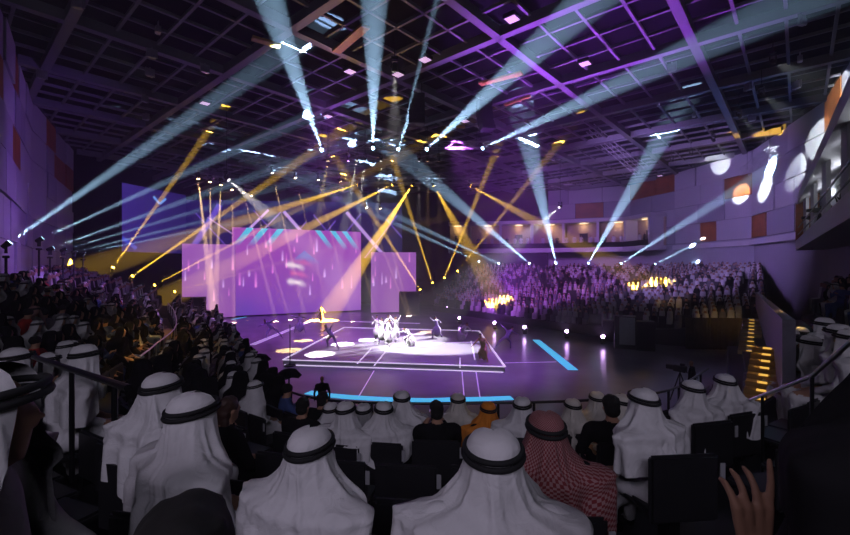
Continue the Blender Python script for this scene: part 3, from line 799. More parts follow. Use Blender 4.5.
# person in black standing in the aisle with one hand raised (fingers modelled)
def standing_black():
    c = []; e = []
    c += [((0, 0, .95), (0, -.01, 1.25), .17, .16), ((0, -.01, 1.25), (0, -.01, 1.42), .16, .10), ((-.17, 0, 1.43), (.17, 0, 1.43), .075, .075), ((0, 0, 1.45), (0, .02, 1.58), .06, .055)]
    for s in (-1, 1): c += [((s * .09, 0, .95), (s * .11, .02, .5), .13, .13), ((s * .11, .02, .5), (s * .12, 0, .1), .13, .14), ((s * .11, 0, .05), (s * .12, .12, .04), .05, .04)]
    e += head_ells((0, .03, 1.64), True)
    c += [((.2, 0, 1.42), (.28, .02, 1.12), .07, .055), ((.28, .02, 1.12), (.22, .18, .95), .052, .036), ((.22, .18, .95), (.20, .25, .93), .036, .026)]
    # raised arm on the local -x side; hand upright, palm to the court
    el = Vector((-.29, .12, 1.04)); wr = Vector((-.165, .27, 1.135)); 
    c += [((-.2, 0, 1.42), tuple(el), .07, .052), (tuple(el), tuple(wr), .05, .030)]
    pb = wr + Vector((0, .01, .02)); pt = wr + Vector((0, .015, .085))
    for dx in (-.034, -.0115, .0115, .034): c.append(((pb.x + dx * .75, pb.y, pb.z), (pt.x + dx, pt.y, pt.z), .0115, .0125))
    hand = [wr]
    for i, (dx, L, b) in enumerate(((-.036, .054, .75), (-.012, .066, .62), (.012, .070, .55), (.036, .084, .05))):   # little .. index, curled but the index pointing up
        p0 = pt + Vector((dx, 0, .004)); p1 = p0 + Vector((dx * .12, L * .5 * math.sin(b * .6), L * .52 * math.cos(b * .6)))
        p2 = p1 + Vector((0, L * .34 * math.sin(b * 1.3), L * .34 * math.cos(b * 1.3))); p3 = p2 + Vector((0, L * .24 * math.sin(b * 2), L * .24 * math.cos(b * 2)))
        c += [(tuple(p0), tuple(p1), .0092, .0086), (tuple(p1), tuple(p2), .0086, .0078), (tuple(p2), tuple(p3), .0076, .0064)]
    t0 = pb + Vector((.030, .006, .012)); t1 = t0 + Vector((.022, .018, .026)); t2 = t1 + Vector((.004, .016, .028))
    c += [(tuple(t0), tuple(t1), .0125, .0105), (tuple(t1), tuple(t2), .0105, .0080)]
    def zone(q):
        if q.z > 1.53 and abs(q.x) < .12: return 1
        if (q - (wr + Vector((0, .02, .08)))).length < .125 and q.z > wr.z - .03: return 1
        if q.y > .16 and q.z < .99: return 1
        return 0
    return blob('body_black_standing', c, e, .0055, [M_dark, M_skin], zone, 2)
sb = standing_black()
gb = ghutra_mesh('shawl_black', M_dark, 91, wide=.9, fold=.6)
sp, srz = Vector((.862, .62, 3.97)), 0.0
so_ = mobj('person', sb, None, sp, (0, 0, 0)); tag(so_, 'person in black robe standing with one hand raised, index finger up', 'person')
mobj('headscarf', gb, so_, (0, 0, .445))

# ------------------------------------------------------------------ seats of the near rows
seat_parts = {
    'backrest': box_mesh('seat_back', M_seat, .02, (.50, .05, .46), (0, -.20, .62)),
    'seat_pan': box_mesh('seat_pan', M_seat, .02, (.46, .42, .06), (0, .02, .42)),
    'pedestal': box_mesh('seat_pedestal', M_blackm, .01, (.10, .12, .40), (0, -.05, .20)),
    'number_tag': box_mesh('seat_tag', M_tag, .0, (.035, .008, .11), (.262, -.232, .74)),
}
for i in (0,):
    bmx = seat_parts['backrest']
def add_seat(p, rz, label, group):
    o = empty('stadium_seat', p, rz, label, 'seat', group)
    for n_, me in seat_parts.items(): mobj(n_, me, o)
taken = list(SEATED)
nseat = 0
for row in range(0, 9):
    k = 36.0; last = None
    while k < 92:
        p, rz = bowl.seat(k, row)
        if last is None or (p - last).length >= .57:
            last = p
            px = PX(p + Vector((0, 0, .8)))
            if p.y > .9 and p.y < 9 and -30 < px[0] < 900 and px[1] < 620 and nseat < 290:
                d = min([(p - q).length for q, _, _ in taken] + [9])
                if d > .50:
                    add_seat(p, rz, 'empty black plastic stadium seat in the %s row behind the guard rail' % ORD[row], 'black stadium seats in the near rows'); nseat += 1
        k += .02
for p, rz, row in SEATED:
    add_seat(p - Vector((math.sin(-rz), math.cos(rz), 0)) * .0, rz, 'black plastic stadium seat with a spectator on it, %s row behind the guard rail' % ORD[row], 'occupied black stadium seats')

# ------------------------------------------------------------------ the crowd
PLACES = []
crowd = []      # (distance, kind, loc, rz, zone)
def occupied(p, r=.5): return any((p - q).length < r for q, _, _ in SEATED)
rnd = random.Random(21)
def kind_pick(r, dens):
    if dens == 'left' and r < .5 and rnd.random() < .35: return 'black'
    return 'white' if r < .50 else 'black' if r < .78 else 'shirt' if r < .93 else 'check' if r < .96 else 'red' if r < .985 else 'yellow'
def fill(b, k0, k1, rows, gap, prob, zone, skip=None):
    for row in rows:
        k = k0; last = None
        while k < k1:
            p, rz = b.seat(k, row)
            if last is None or (p - last).length >= gap:
                last = p
                q = PX(p + Vector((0, 0, 1.1)))
                if p.y > 2.0 and -25 < q[0] < 875 and not occupied(p) and not (skip and skip(k, row, p, q)): PLACES.append((p, rz, zone))
                if p.y > 2.0 and -25 < q[0] < 875 and rnd.random() < prob and not occupied(p) and not (skip and skip(k, row, p, q)):
                    crowd.append((p.length, kind_pick(rnd.random(), zone), p, rz + rnd.uniform(-.3, .3), zone, row))
            k += .015
def skip_left(k, row, p, q):
    if row == 4: return True                                 # amber walkway
    return q[0] > 330 or p.y < 4.2
fill(bowl, 0, 50, range(0, 13), .60, .80, 'left', skip_left)
fill(bowl, 75, 100, range(4, 13), .70, .70, 'right', lambda k, row, p, q: row < 7 or q[0] < 735 or p.y < 7)
def skip_far(k, row, p, q):
    if (row in (9,)): return True
    if abs((k * 1.0) % 9 - 4) < .28: return True                  # stair aisles
    return False
fill(far, 0.3, 50, range(0, 18), .56, .78, 'far', skip_far)
for zn_, lb_ in (('far', 'long banks of dark seat backs in the far stand'), ('left', 'long banks of dark seat backs in the side stand'), ('right', 'dark seat backs in the stand above the parapet')):
    sv, sf = [], []
    for (p, rz, z_) in PLACES:
        if z_ != zn_: continue
        c_, s_ = math.cos(rz), math.sin(rz); o_ = len(sv)
        for (x, y, z) in ((-.27, -.27, .1), (.27, -.27, .1), (.27, -.22, .1), (-.27, -.22, .1), (-.26, -.32, .92), (.26, -.32, .92), (.26, -.28, .92), (-.26, -.28, .92)):
            sv.append((p.x + x * c_ - y * s_, p.y + x * s_ + y * c_, p.z + z))
        sf += [tuple(o_ + i for i in f) for f in ((0, 1, 5, 4), (1, 2, 6, 5), (2, 3, 7, 6), (3, 0, 4, 7), (4, 5, 6, 7))]
    tag(mobj('seat_backs', pydata('seat_backs', sv, sf, M_seat)), lb_, 'seating', None, 'stuff')
crowd.sort(key=lambda t: t[0])
HIN = 245
lab = {'left': 'spectator in the %s row of the dark side stand beside the amber walkway', 'right': 'spectator in the %s row of the stand above the purple-lit parapet', 'far': 'spectator in the purple-lit stand beyond the court'}
dress = {'white': 'white-robed', 'black': 'black-robed', 'shirt': 'bare-headed', 'red': 'red-shirted', 'yellow': 'yellow-robed', 'check': 'red-scarfed'}
for i, (d, kd, p, rz, zn, row) in enumerate(crowd[:HIN]):
    me = CP[kd][i % len(CP[kd])]
    o = mobj('person', me, None, p, (rnd.uniform(-.06, .06), rnd.uniform(-.05, .05), rz), (rnd.uniform(.94, 1.05),) * 3)
    tag(o, dress[kd] + ' ' + (lab[zn] % ORD[row] if zn != 'far' else lab[zn]), 'person', dress[kd] + ' spectators in the ' + {'left': 'side stand', 'right': 'stand above the parapet', 'far': 'far stand'}[zn])
def crowd_mass(name, items, label):
    vs_, fs, mi = [], [], []; o = 0
    for (d, kd, p, rz, zn, row) in items:
        slot = 0 if kd in ('white', 'check') else 2 if kd in ('black',) else 3 if kd in ('shirt', 'red') else 0
        v, f, m_ = LOW[slot]
        c, s = math.cos(rz), math.sin(rz); k = random.uniform(.93, 1.06)
        w = np.stack([v[:, 0] * c - v[:, 1] * s, v[:, 0] * s + v[:, 1] * c, v[:, 2]], -1) * k + np.array(p)
        vs_.append(w); fs += [tuple(i + o for i in q) for q in f]; mi += m_; o += len(v)
    me = pydata(name, np.concatenate(vs_).tolist(), fs, [M_white, M_skin, M_dark, M_grey], True)
    me.polygons.foreach_set('material_index', mi)
    tag(mobj(name, me), label, 'crowd', None, 'stuff')
rest = crowd[HIN:]
for zn, lb in (('far', 'distant mass of seated spectators filling the far stand'), ('left', 'distant mass of seated spectators in the dark side stand'), ('right', 'distant mass of spectators above the parapet')):
    it = [c for c in rest if c[4] == zn]
    if it: crowd_mass('crowd', it, lb)

# people in the suites and on the side balcony
def stand_body(name, robe, voxel=.035, decim=None, arms='down', face=False):
    c = [((0, 0, .95), (0, 0, 1.25), .155, .15), ((0, 0, 1.25), (0, 0, 1.40), .15, .10), ((-.16, 0, 1.43), (.16, 0, 1.43), .07, .07), ((0, 0, 1.45), (0, .02, 1.57), .055, .05)]
    e = head_ells((0, .03, 1.63), face)
    for s in (-1, 1):
        c += [((s * .09, 0, .95), (s * .10, .02, .5), .10, .085), ((s * .10, .02, .5), (s * .11, 0, .09), .08, .06), ((s * .11, 0, .05), (s * .12, .14, .04), .045, .035)]
        el, ha = {'down': ((s * .27, 0, 1.14), (s * .27, .08, .88)), 'up': ((s * .36, .05, 1.55), (s * .40, .08, 1.85)), 'out': ((s * .44, .04, 1.40), (s * .68, .06, 1.48)), 'cam': ((s * .25, .14, 1.2), (s * .1, .28, 1.48))}[arms]
        c += [((s * .19, 0, 1.42), el, .062, .05), (el, ha, .047, .036), (ha, tuple(Vector(ha) + (Vector(ha) - Vector(el)).normalized() * .09), .034, .022)]
    def zn(q):
        if q.z > 1.53 and abs(q.x) < .13: return 1
        return 0
    return blob(name, c, e, voxel, [robe, M_skin], zn, 2, decim)
SB = {'white': stand_body('stand_white', M_white), 'dark': stand_body('stand_dark', M_dark), 'cam': stand_body('stand_cam', M_dark, arms='cam')}
for i, (p, a) in enumerate(along([tuple(q) for q in offset_line(suite_line, 2.3)], 1.05, .6)):
    if rnd.random() < .25: continue
    kd = rnd.choice(('white', 'dark', 'white'))
    o = mobj('person', SB[kd], None, (p.x + rnd.uniform(-.2, .2), p.y + rnd.uniform(-.25, .15), 8.5), (0, 0, a + rnd.uniform(-.5, .5)))
    tag(o, ('white-robed' if kd == 'white' else 'dark-clothed') + ' guest standing in the lit boxes of the far balcony', 'person', ('white-robed' if kd == 'white' else 'dark-clothed') + ' guests in the boxes')
def broadcast_camera(p, rz, label, group=None):
    r = empty('video_camera', p, rz, label, 'camera', group)
    mobj('body', box_mesh('camera_body', M_black, .02, (.22, .5, .26), (0, 0, 1.35)), r)
    mobj('lens_hood', box_mesh('camera_hood', M_black, .01, (.18, .3, .18), (0, .4, 1.36)), r)
    mobj('viewfinder', box_mesh('camera_finder', M_black, .01, (.12, .16, .1), (0, -.1, 1.53)), r)
    for k in range(3):
        a = k * 2 * PI / 3 + .5
        q = Vector((math.cos(a) * .45, math.sin(a) * .45, 0)); bar('leg', Vector((0, 0, 1.2)), q, .025, M_blackm, r)
    bar('pan_handle', Vector((.05, -.2, 1.25)), Vector((.15, -.65, 1.05)), .015, M_blackm, r)
    return r
for i, t in enumerate((.10, .17, .26, .36, .47, .58, .7)):
    p = bf[0].lerp(bf[2], t) + Vector((0.767, -0.643)) * (1.0 if i % 2 else 1.3)
    o = mobj('person', SB['cam' if i % 2 == 0 else 'dark'], None, (p.x, p.y, 7.65), (0, 0, .9 + rnd.uniform(-.3, .3)))
    tag(o, 'dark-clothed person standing on the white side balcony', 'person', 'people on the side balcony')
for t in (.13, .31):
    p = bf[0].lerp(bf[2], t) + Vector((0.767, -0.643)) * .7
    broadcast_camera((p.x, p.y, 7.65), .9, 'black video camera on a tripod at the edge of the white side balcony', 'cameras on the side balcony')

# ------------------------------------------------------------------ performers on the stage
M_cost = mat('white_costume', (.80, .78, .80), .8, var=.05); M_gold = mat('gold_costume', (.85, .66, .30), .7)
M_veil = mat('lilac_costume', (.50, .42, .72), .8)
def performer_mesh(name, robe, hip, kneeL, footL, kneeR, footR, chest, head, elL, haL, elR, haR, skirt=0.0):
    c = [(hip, chest, .13, .15), (chest, tuple(Vector(chest).lerp(Vector(head), .6)), .10, .05)]
    hp = Vector(hip)
    for kn, ft, s in ((kneeL, footL, -1), (kneeR, footR, 1)):
        c += [((hp.x + s * .08, hp.y, hp.z), kn, .095, .07), (kn, ft, .065, .04), (ft, (ft[0], ft[1] + .13, ft[2]), .04, .03)]
    ch = Vector(chest)
    for el, ha, s in ((elL, haL, -1), (elR, haR, 1)):
        sh = ch + Vector((s * .17, 0, .1)); c += [(tuple(ch + Vector((0, 0, .08))), tuple(sh), .09, .065), (tuple(sh), el, .06, .045), (el, ha, .043, .03), (ha, tuple(Vector(ha) + (Vector(ha) - Vector(el)).normalized() * .09), .03, .02)]
    e = head_ells(head, False)
    if skirt: e.append(((hp.x, hp.y, hp.z - .3), (skirt, skirt, .42)))
    hd = Vector(head)
    return blob(name, c, e, .03, [robe, M_skin, M_hair], lambda q: (2 if (q - hd).z > .03 else 1) if (q - hd).length < .13 else 0, 2)
pf = {
 'stand': performer_mesh('performer_standing', M_cost, (0, 0, .95), (-.11, .03, .5), (-.12, 0, .05), (.11, .03, .5), (.13, 0, .05), (0, 0, 1.3), (0, .03, 1.63), (-.3, .1, 1.15), (-.2, .3, 1.1), (.3, .1, 1.15), (.2, .3, 1.15), .28),
 'raise': performer_mesh('performer_raising', M_cost, (0, 0, .95), (-.14, .1, .5), (-.2, .05, .05), (.14, -.1, .5), (.2, -.15, .05), (0, 0, 1.3), (0, .03, 1.63), (-.4, .05, 1.5), (-.6, .05, 1.8), (.42, .05, 1.55), (.6, .1, 1.75), .25),
 'crouch': performer_mesh('performer_crouching', M_cost, (0, 0, .55), (-.25, .35, .55), (-.25, .15, .05), (.25, .35, .5), (.3, .1, .05), (0, .3, .9), (0, .5, 1.12), (-.4, .45, .75), (-.35, .7, .6), (.45, .4, .85), (.7, .6, .9), .3),
 'lunge': performer_mesh('performer_lunging', M_veil, (0, 0, .75), (-.4, .1, .5), (-.75, .1, .05), (.35, .1, .45), (.35, 0, .05), (.25, .05, 1.05), (.5, .08, 1.3), (.0, .1, 1.3), (-.3, .1, 1.55), (.65, .1, 1.0), (.9, .1, .9)),
 'veil': performer_mesh('performer_veil', M_veil, (0, 0, .8), (-.3, .2, .5), (-.4, .1, .05), (.3, .1, .5), (.4, -.2, .05), (0, .1, 1.12), (0, .16, 1.42), (-.45, .1, 1.3), (-.75, .1, 1.5), (.4, .1, 1.2), (.7, .1, 1.0), .3),
 'gold': performer_mesh('performer_gold', M_gold, (0, 0, .75), (-.2, .3, .6), (-.25, .1, .05), (.2, .2, .45), (.3, -.2, .05), (.05, .15, 1.08), (.1, .25, 1.38), (-.35, .2, .9), (-.5, .3, .65), (.35, .3, 1.0), (.5, .4, .8), .2),
}
acts = [  # px, py of the feet, pose, on stage deck?, turn, label
 (377, 341, 'stand', 1, 2.6, 'g'), (382, 344.5, 'raise', 1, .4, 'g'), (388, 340, 'stand', 1, 3.6, 'g'), (396, 342.5, 'raise', 1, 2.2, 'g'), (389, 347, 'stand', 1, 5.0, 'g'),
 (411, 346, 'crouch', 1, 2.2, 'performer in white crouching on the stage beside the huddle'),
 (484, 361, 'gold', 1, 2.6, 'performer in golden costume bending near the stage corner'),
 (321, 322, 'gold', 0, .5, 'performer in golden costume on the floor near the wide screen'),
 (300, 333, 'veil', 0, .6, 'dancer in pale lilac spreading both arms by the lilac light band'),
 (272, 338, 'lunge', 0, 3.4, 'dancer in pale lilac lunging at the far end of the lilac light band'),
 (332, 348, 'lunge', 1, 2.5, 'dancer in pale lilac lunging on the stage edge beside the light pools'),
 (461, 340, 'crouch', 1, 4.0, 'dancer crouching low at the back corner of the stage'),
 (506, 349, 'lunge', 0, .3, 'dancer in pale lilac lunging on the floor off the stage beside the floor lamps'),
 (437, 338, 'veil', 1, 1.0, 'dancer in pale lilac at the back edge of the stage'),
]
for (px, py, pose, on, rz, lb) in acts:
    o = mobj('performer', pf[pose], None, at0(px, py, SZ if on else 0), (0, 0, rz), (1.1,) * 3)
    tag(o, 'performer in white standing in the huddle at mid-stage' if lb == 'g' else lb, 'performer', 'performers huddled at mid-stage' if lb == 'g' else None)

# ------------------------------------------------------------------ light fixtures and their beams
head_me = {}
def fixture_meshes(m_lens):
    k = m_lens.name
    if k not in head_me:
        bm = bmesh.new()
        prof = [(-.26, .10), (-.22, .15), (.0, .17), (.16, .19), (.26, .19), (.26, .165)]
        seg = 14; rows = []
        for (y, r) in prof: rows.append([bm.verts.new((math.cos(2 * PI * i / seg) * r, math.sin(2 * PI * i / seg) * r, -y)) for i in range(seg)])
        for a, b in zip(rows[:-1], rows[1:]):
            for i in range(seg): bm.faces.new((a[i], a[(i + 1) % seg], b[(i + 1) % seg], b[i]))
        bm.faces.new(rows[0]); bmesh.ops.recalc_face_normals(bm, faces=bm.faces[:])
        hm = bm_mesh('moving_head_body', bm, M_black, True)
        lm = cyl_mesh('moving_head_lens', m_lens, .165, .15, .02, 16)
        head_me[k] = (hm, lm)
    return head_me[k]
yoke_me = None; base_me = box_mesh('moving_head_base', M_black, .02, (.42, .34, .16))
def yoke():
    global yoke_me
    if yoke_me is None:
        bm = bmesh.new()
        for (sx, sy, sz, ox, oz) in ((.05, .14, .44, -.22, .12), (.05, .14, .44, .22, .12), (.49, .16, .06, 0, -.10)):
            mt = Matrix.Translation((ox, 0, oz)) @ Matrix.Diagonal((sx, sy, sz, 1)); bmesh.ops.create_cube(bm, size=1, matrix=mt)
        yoke_me = bm_mesh('moving_head_yoke', bm, M_black)
    return yoke_me
NF = [0]
def beam(src, dst, col, deg, power, label, group, hang=True, lens=14.0, blend=.35, scale=.8, pole=0.0):
    p = Vector(src); q = Vector(dst)
    lm = lens_mat(col, lens)
    r = empty('moving_head_light', p, math.atan2(q.y - p.y, q.x - p.x) - PI / 2, label, 'stage light', group)
    s = -1 if hang else 1
    hm, lmm = fixture_meshes(lm)
    rz = r.rotation_euler.z
    dl = Matrix.Rotation(-rz, 3, 'Z') @ (q - p)
    hrot = dl.to_track_quat('-Z', 'Y').to_euler()
    mobj('base', base_me, r, (0, 0, -s * .0 + (-.42 if not hang else .42)), (0, 0, 0), (scale,) * 3)
    mobj('yoke', yoke(), r, (0, 0, -.22 if not hang else .22), (0 if not hang else PI, 0, 0), (scale,) * 3)
    h = mobj('head', hm, r, (0, 0, 0), hrot, (scale,) * 3)
    mobj('lens', lmm, h, (0, 0, -.262))
    if pole: bar('stand_pole', Vector((0, 0, -.45)), Vector((0, 0, -.45 - pole)), .04, M_black, r, seg=6)
    if hang: bar('drop_rod', Vector((0, 0, .45)), Vector((0, 0, (CEIL + .13 if p.z > 14.2 and p.y < 36 else CEIL - .24) - p.z)), .02, M_black, r, seg=5)
    L = bpy.data.lights.new('beam', 'SPOT'); L.energy = power; L.color = col; L.spot_size = math.radians(deg); L.spot_blend = blend; L.shadow_soft_size = .05
    lo = bpy.data.objects.new('beam', L); link(lo); lo.parent = r; lo.location = dl.normalized() * .32; lo.rotation_euler = hrot
    return r
WB = 'throwing a white beam'
K = 1100000.0
# white beams from the roof truss towards the near seats
roofb = [((322, 151), 35, (268, -5), 15.4, 3.6, .8), ((373, 149), 35, (374, -5), 15.4, 3.4, .8), ((398, 150), 35, (414, 100), 25, 3.0, .5), ((426, 150), 35, (530, 55), 20.4, 5.0, 1.0), ((481, 149), 35, (650, 70), 21.6, 5.0, 1.0)]
for (s, Y, d, D, deg, k) in roofb:
    beam(P(*s, Y), P(*d, D), COOL, deg, K * k * (5 / deg), 'moving light under the roof grid throwing a white beam out over the seats', 'white beams from the roof', True, 30)
# white beams rising from the rim of the side stand
for (s, Y, d, D, deg, k) in [((6, 245), 15, (190, 118), 19, 5, .6), ((39, 240), 19.5, (210, 162), 26, 3.4, .5), ((50, 249), 21, (210, 192), 28, 3.2, .5), ((63, 250), 23, (200, 210), 30, 2.6, .4), ((74, 252), 25, (200, 222), 32, 2.4, .4), ((83, 253), 27, (190, 232), 34, 2.4, .4)]:
    beam(P(*s, Y), P(*d, D), COOL, deg, K * 1.5 * k * (5 / deg), 'moving light on the rim of the side stand throwing a white beam across', 'white beams from the side stand', False, 26, scale=.55, pole=1.2)
# white beams rising from the rim of the far stand
for (s, Y, d, D, deg, k) in [((480, 262), 60, (392, 222), 52, 2.8, .9), ((500, 264), 60, (400, 218), 52, 3.0, 1.1), ((530, 264), 59, (440, 188), 45, 4.5, 1.5), ((556, 264), 58, (538, 185), 44, 5, 1.4), ((588, 264), 57, (630, 192), 44, 5, 1.5),
                             ((620, 264), 55, (705, 210), 44, 4.5, 1.3), ((654, 265), 53, (770, 205), 43, 4, 1.2), ((688, 265), 50, (800, 225), 41, 3.5, 1.0)]:
    beam(P(*s, Y), P(*d, D), COOL, deg, K * k * (5 / deg), 'moving light on the rim of the far stand throwing a white beam up', 'white beams from the far stand', False, 30, pole=.7)
# amber beams from the stage truss
for (s, Y, d, D, deg, k) in [((413, 184), 44, (362, 262), 45, 10, 4.5), ((433, 184), 44, (470, 250), 46, 12, 1.5), ((394, 184), 44, (318, 222), 43.2, 6, 2.4), ((359, 184), 44, (270, 212), 43.2, 6, 2.4), ((469, 185), 44, (560, 235), 44, 8, 1.3)]:
    beam(P(*s, Y), P(*d, D), YELLOW, deg, K * k * (5 / deg), 'moving light on the stage truss throwing a wide amber beam down', 'amber beams from the stage truss', True, 30)
# amber beams rising from the edge of the far stand
for (s, Y, d, D, deg, k) in [((421, 291), 52, (372, 215), 48, 3.2, 1.5), ((433, 284), 53, (414, 225), 49, 3.0, 1.4), ((444, 279), 54, (470, 215), 49, 3.0, 1.4), ((457, 272), 55, (510, 205), 46, 2.2, .9)]:
    beam(P(*s, Y), P(*d, D), YELLOW, deg, K * k * (5 / deg), 'moving light beside the far stand throwing a thin amber beam up', 'amber beams beside the far stand', False, 22, pole=max(.3, P(*s, Y).z - 2.6))
# amber beams rising from the side stand
for (s, Y, d, D, deg, k) in [((112, 269), 41, (180, 172), 38, 2.4, 1.2), ((131, 277), 42.5, (205, 226), 40, 2.2, 1.5), ((153, 286), 44, (240, 240), 42, 1.9, 1.0), ((173, 292), 45, (290, 260), 43, 1.6, .32)]:
    beam(P(*s, Y), P(*d, D), YELLOW, deg, K * k * (5 / deg), 'moving light at the end of the side stand throwing an amber beam across', 'amber beams from the side stand', False, 22, pole=P(*s, Y).z - .45)
# peach beams falling on the screens
for (s, Y, d, D, deg, k) in [((198, 177), 43, (208, 265), 42, 4.5, .8), ((210, 180), 44, (211, 262), 43, 3.2, .55), ((221, 183), 45, (217, 262), 44, 3.8, .7), ((232, 188), 46, (233, 250), 45, 2, .35), ((243, 191), 47, (258, 250), 46, 2, .35), ((251, 194), 48, (270, 255), 47, 1.6, .3),
                             ((272, 171), 44, (291, 255), 44, 2.2, .4), ((295, 176), 45, (312, 245), 45, 1.6, .3), ((318, 178), 45, (334, 245), 45, 1.6, .3), ((340, 180), 46, (356, 240), 46, 1.6, .3), ((366, 206), 50, (386, 258), 50, 1.6, .3), ((380, 207), 50, (392, 250), 50, 1.6, .3)]:
    beam(P(*s, Y), P(*d, D), PEACH, deg, K * 1.8 * k * (5 / deg), 'moving light above the screens dropping a narrow peach beam', 'peach beams above the screens', True, 20)
# light pools on the stage and floor
for (px, py, col, deg, k) in [(290, 346, (1, .72, .22), 6.5, 1.0), (304, 337, (1, .72, .22), 6.0, 1.0), (330, 337, (1, .7, .4), 5.0, .4), (320, 354, (1, .93, .85), 6.5, 1.5), (343, 344, (1, .95, .9), 6.5, 1.5), (368, 340, (1, .95, .9), 6.0, 1.5), (428, 332, (1, .6, .3), 6, .7), (440, 328, (1, .6, .3), 5.6, .7), (418, 334, (1, .8, .8), 5.6, .7)]:
    q = at0(px, py, SZ); s = Vector((min(5.5, max(-9.3, q.x * .85)), 35.0, 14.6))
    beam(s, q, col, deg, 70000 * k, 'profile light under the roof grid dropping a round pool on the stage', 'pool lights over the stage', True, 1, .12, .6)
for (src, q, deg, k) in ((Vector((-14, 30, 12)), at0(425, 348, SZ), 16, 1.0), (Vector((14, 44, 12)), at0(400, 343, SZ), 13, 1.0), (Vector((-1.5, 21.0, 15.6)), at0(395, 344, SZ), 20, .28)):
    beam(src, q, (1, .95, .98), deg, 85000 * k, 'profile light raking white light across mid-stage', 'white key lights for the stage', True, 2, .5)
# purple lamps standing on the floor
for (px, py) in ((447, 312.5), (460, 324), (495, 329.5), (525, 334.5), (567, 339), (603, 345)):
    q = at0(px, py); q.z = .55
    beam(q, q + Vector((-.35, -.8, .42)) * 10, (.72, .42, 1.0), 46, 420, 'purple lamp standing on the floor along the far stand', 'purple floor lamps', False, 40, .9)

# ------------------------------------------------------------------ trusses, speakers, roof lamps
def truss(p, q, size, label, group=None, m=None, bays=8):
    m = m or M_alu
    p = Vector(p); q = Vector(q); r = empty('lighting_truss', p, 0, label, 'truss', group)
    d = (q - p); L = d.length; d.normalize(); up = Vector((0, 0, 1)); sd = d.cross(up).normalized(); u2 = sd.cross(d)
    cs = [sd * a * size / 2 + u2 * b * size / 2 for a, b in ((-1, -1), (1, -1), (1, 1), (-1, 1))]
    for c in cs: bar('chord', p + c, q + c, .03, m, r, p, 6)
    for i in range(bays):
        a = p + d * (L * i / bays); b = p + d * (L * (i + 1) / bays)
        for j in range(4):
            c0, c1 = cs[j], cs[(j + 1) % 4]
            bar('brace', (a + c0) if i % 2 else (a + c1), (b + c1) if i % 2 else (b + c0), .016, m, r, p, 5)
    for t in (.12, .88):
        a = p + d * (L * t); bar('hanging_cable', a, Vector((a.x, a.y, CEIL)), .012, M_black, r, p, 5)
    return r
truss(P(340, 180, 44), P(480, 181, 44), .5, 'aluminium truss over the stage holding the wide amber lights', bays=14)
truss(P(194, 173, 43), P(256, 190, 48), .45, 'short sloping truss over the narrow screen holding peach lights', bays=8)
truss(P(266, 167, 44), P(346, 176, 46), .45, 'truss above the wide screen holding thin peach lights', bays=8)
truss(P(306, 146, 35), P(500, 145, 35), .5, 'long truss under the roof grid holding the white beam lights', bays=18)
truss(P(590, 128, 40), P(640, 172, 40), .7, 'sloping aluminium truss hanging before the far boxes', bays=7)
truss(P(744, 172, 36), P(774, 150, 31), .6, 'aluminium truss hanging close to the panelled side wall', bays=6)
def line_array(p, n, label, tilt=0):
    r = empty('speaker_array', p, tilt, label, 'speaker')
    me = box_mesh('array_cabinet', M_black, .03, (1.0, .6, .34))
    for i in range(n):
        mobj('cabinet', me, r, (0, -.02 * i * i, -.36 * i), (-.05 * i, 0, 0))
    bar('hanging_cable', Vector((-.3, 0, .15)), Vector((-.3, 0, CEIL + .13 - p[2])), .02, M_black, r); bar('hanging_cable', Vector((.3, 0, .15)), Vector((.3, 0, CEIL + .13 - p[2])), .02, M_black, r)
    return r
line_array(P(417, 97, 27), 6, 'black speaker array hanging in front of a white roof beam')
line_array(P(484, 104, 29), 6, 'black speaker array hanging beside the amber-lit roof steel', .3)
M_rl = mat('roof_lamp_glass', (.8, .7, .8), .4, emit=(.9, .55, .95), estr=.8)
rl_h = box_mesh('roof_lamp_box', M_black, .02, (.62, .62, .2)); rl_g = box_mesh('roof_lamp_face', M_rl, .0, (.5, .5, .02))
for (px, py) in ((425, 58), (398, 73), (512, 17), (328, 115), (350, 70), (205, 102), (660, 175), (585, 62), (465, 120)):
    z = CEIL - .35; Y = (z - CAMZ) * FPX / (267.5 - py)
    r = empty('roof_lamp', P(px, py, Y), .85, 'small square roof lamp set in the steel grid', 'lamp', 'square roof lamps')
    mobj('housing', rl_h, r); mobj('lamp_face', rl_g, r, (0, 0, -.105))
# small dark work lights along the side of the roof
wl_me = box_mesh('work_light_body', M_steel, .02, (.35, .22, .3)); wl_b = box_mesh('work_light_bracket', M_steel, 0, (.5, .03, .45))
for (px, py) in ((748, 88), (752, 119), (797, 86), (800, 59), (802, 22), (78, 5), (158, 30), (152, 55), (150, 74), (145, 100), (146, 118), (42, 76), (205, 70), (672, 69), (694, 115)):
    z = CEIL - .62; Y = (z - CAMZ) * FPX / (267.5 - py)
    r = empty('work_light', P(px, py, Y), random.uniform(0, 3), 'small switched-off work light under the dark side of the roof', 'lamp', 'switched-off work lights')
    mobj('body', wl_me, r); mobj('bracket', wl_b, r, (0, 0, .1)); bar('stem', Vector((0, 0, .1)), Vector((0, 0, .38)), .03, M_steel, r)
# steel pieces in the roof, the amber light on them put into their colour
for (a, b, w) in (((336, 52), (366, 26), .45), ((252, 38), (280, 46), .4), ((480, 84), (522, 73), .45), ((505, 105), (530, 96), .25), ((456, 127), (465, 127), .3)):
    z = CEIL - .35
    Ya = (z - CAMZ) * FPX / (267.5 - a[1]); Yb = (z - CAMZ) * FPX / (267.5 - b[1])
    beam_box('beam', P(*a, Ya), P(*b, Yb), w, .12, mat('amber_light_on_steel', (.75, .42, .05), .5), ceiling)
lamp('amber_roof_light', (-6, 26, 10), (-2.5, 21, 17), WARM, 900, 60, .8, .2)

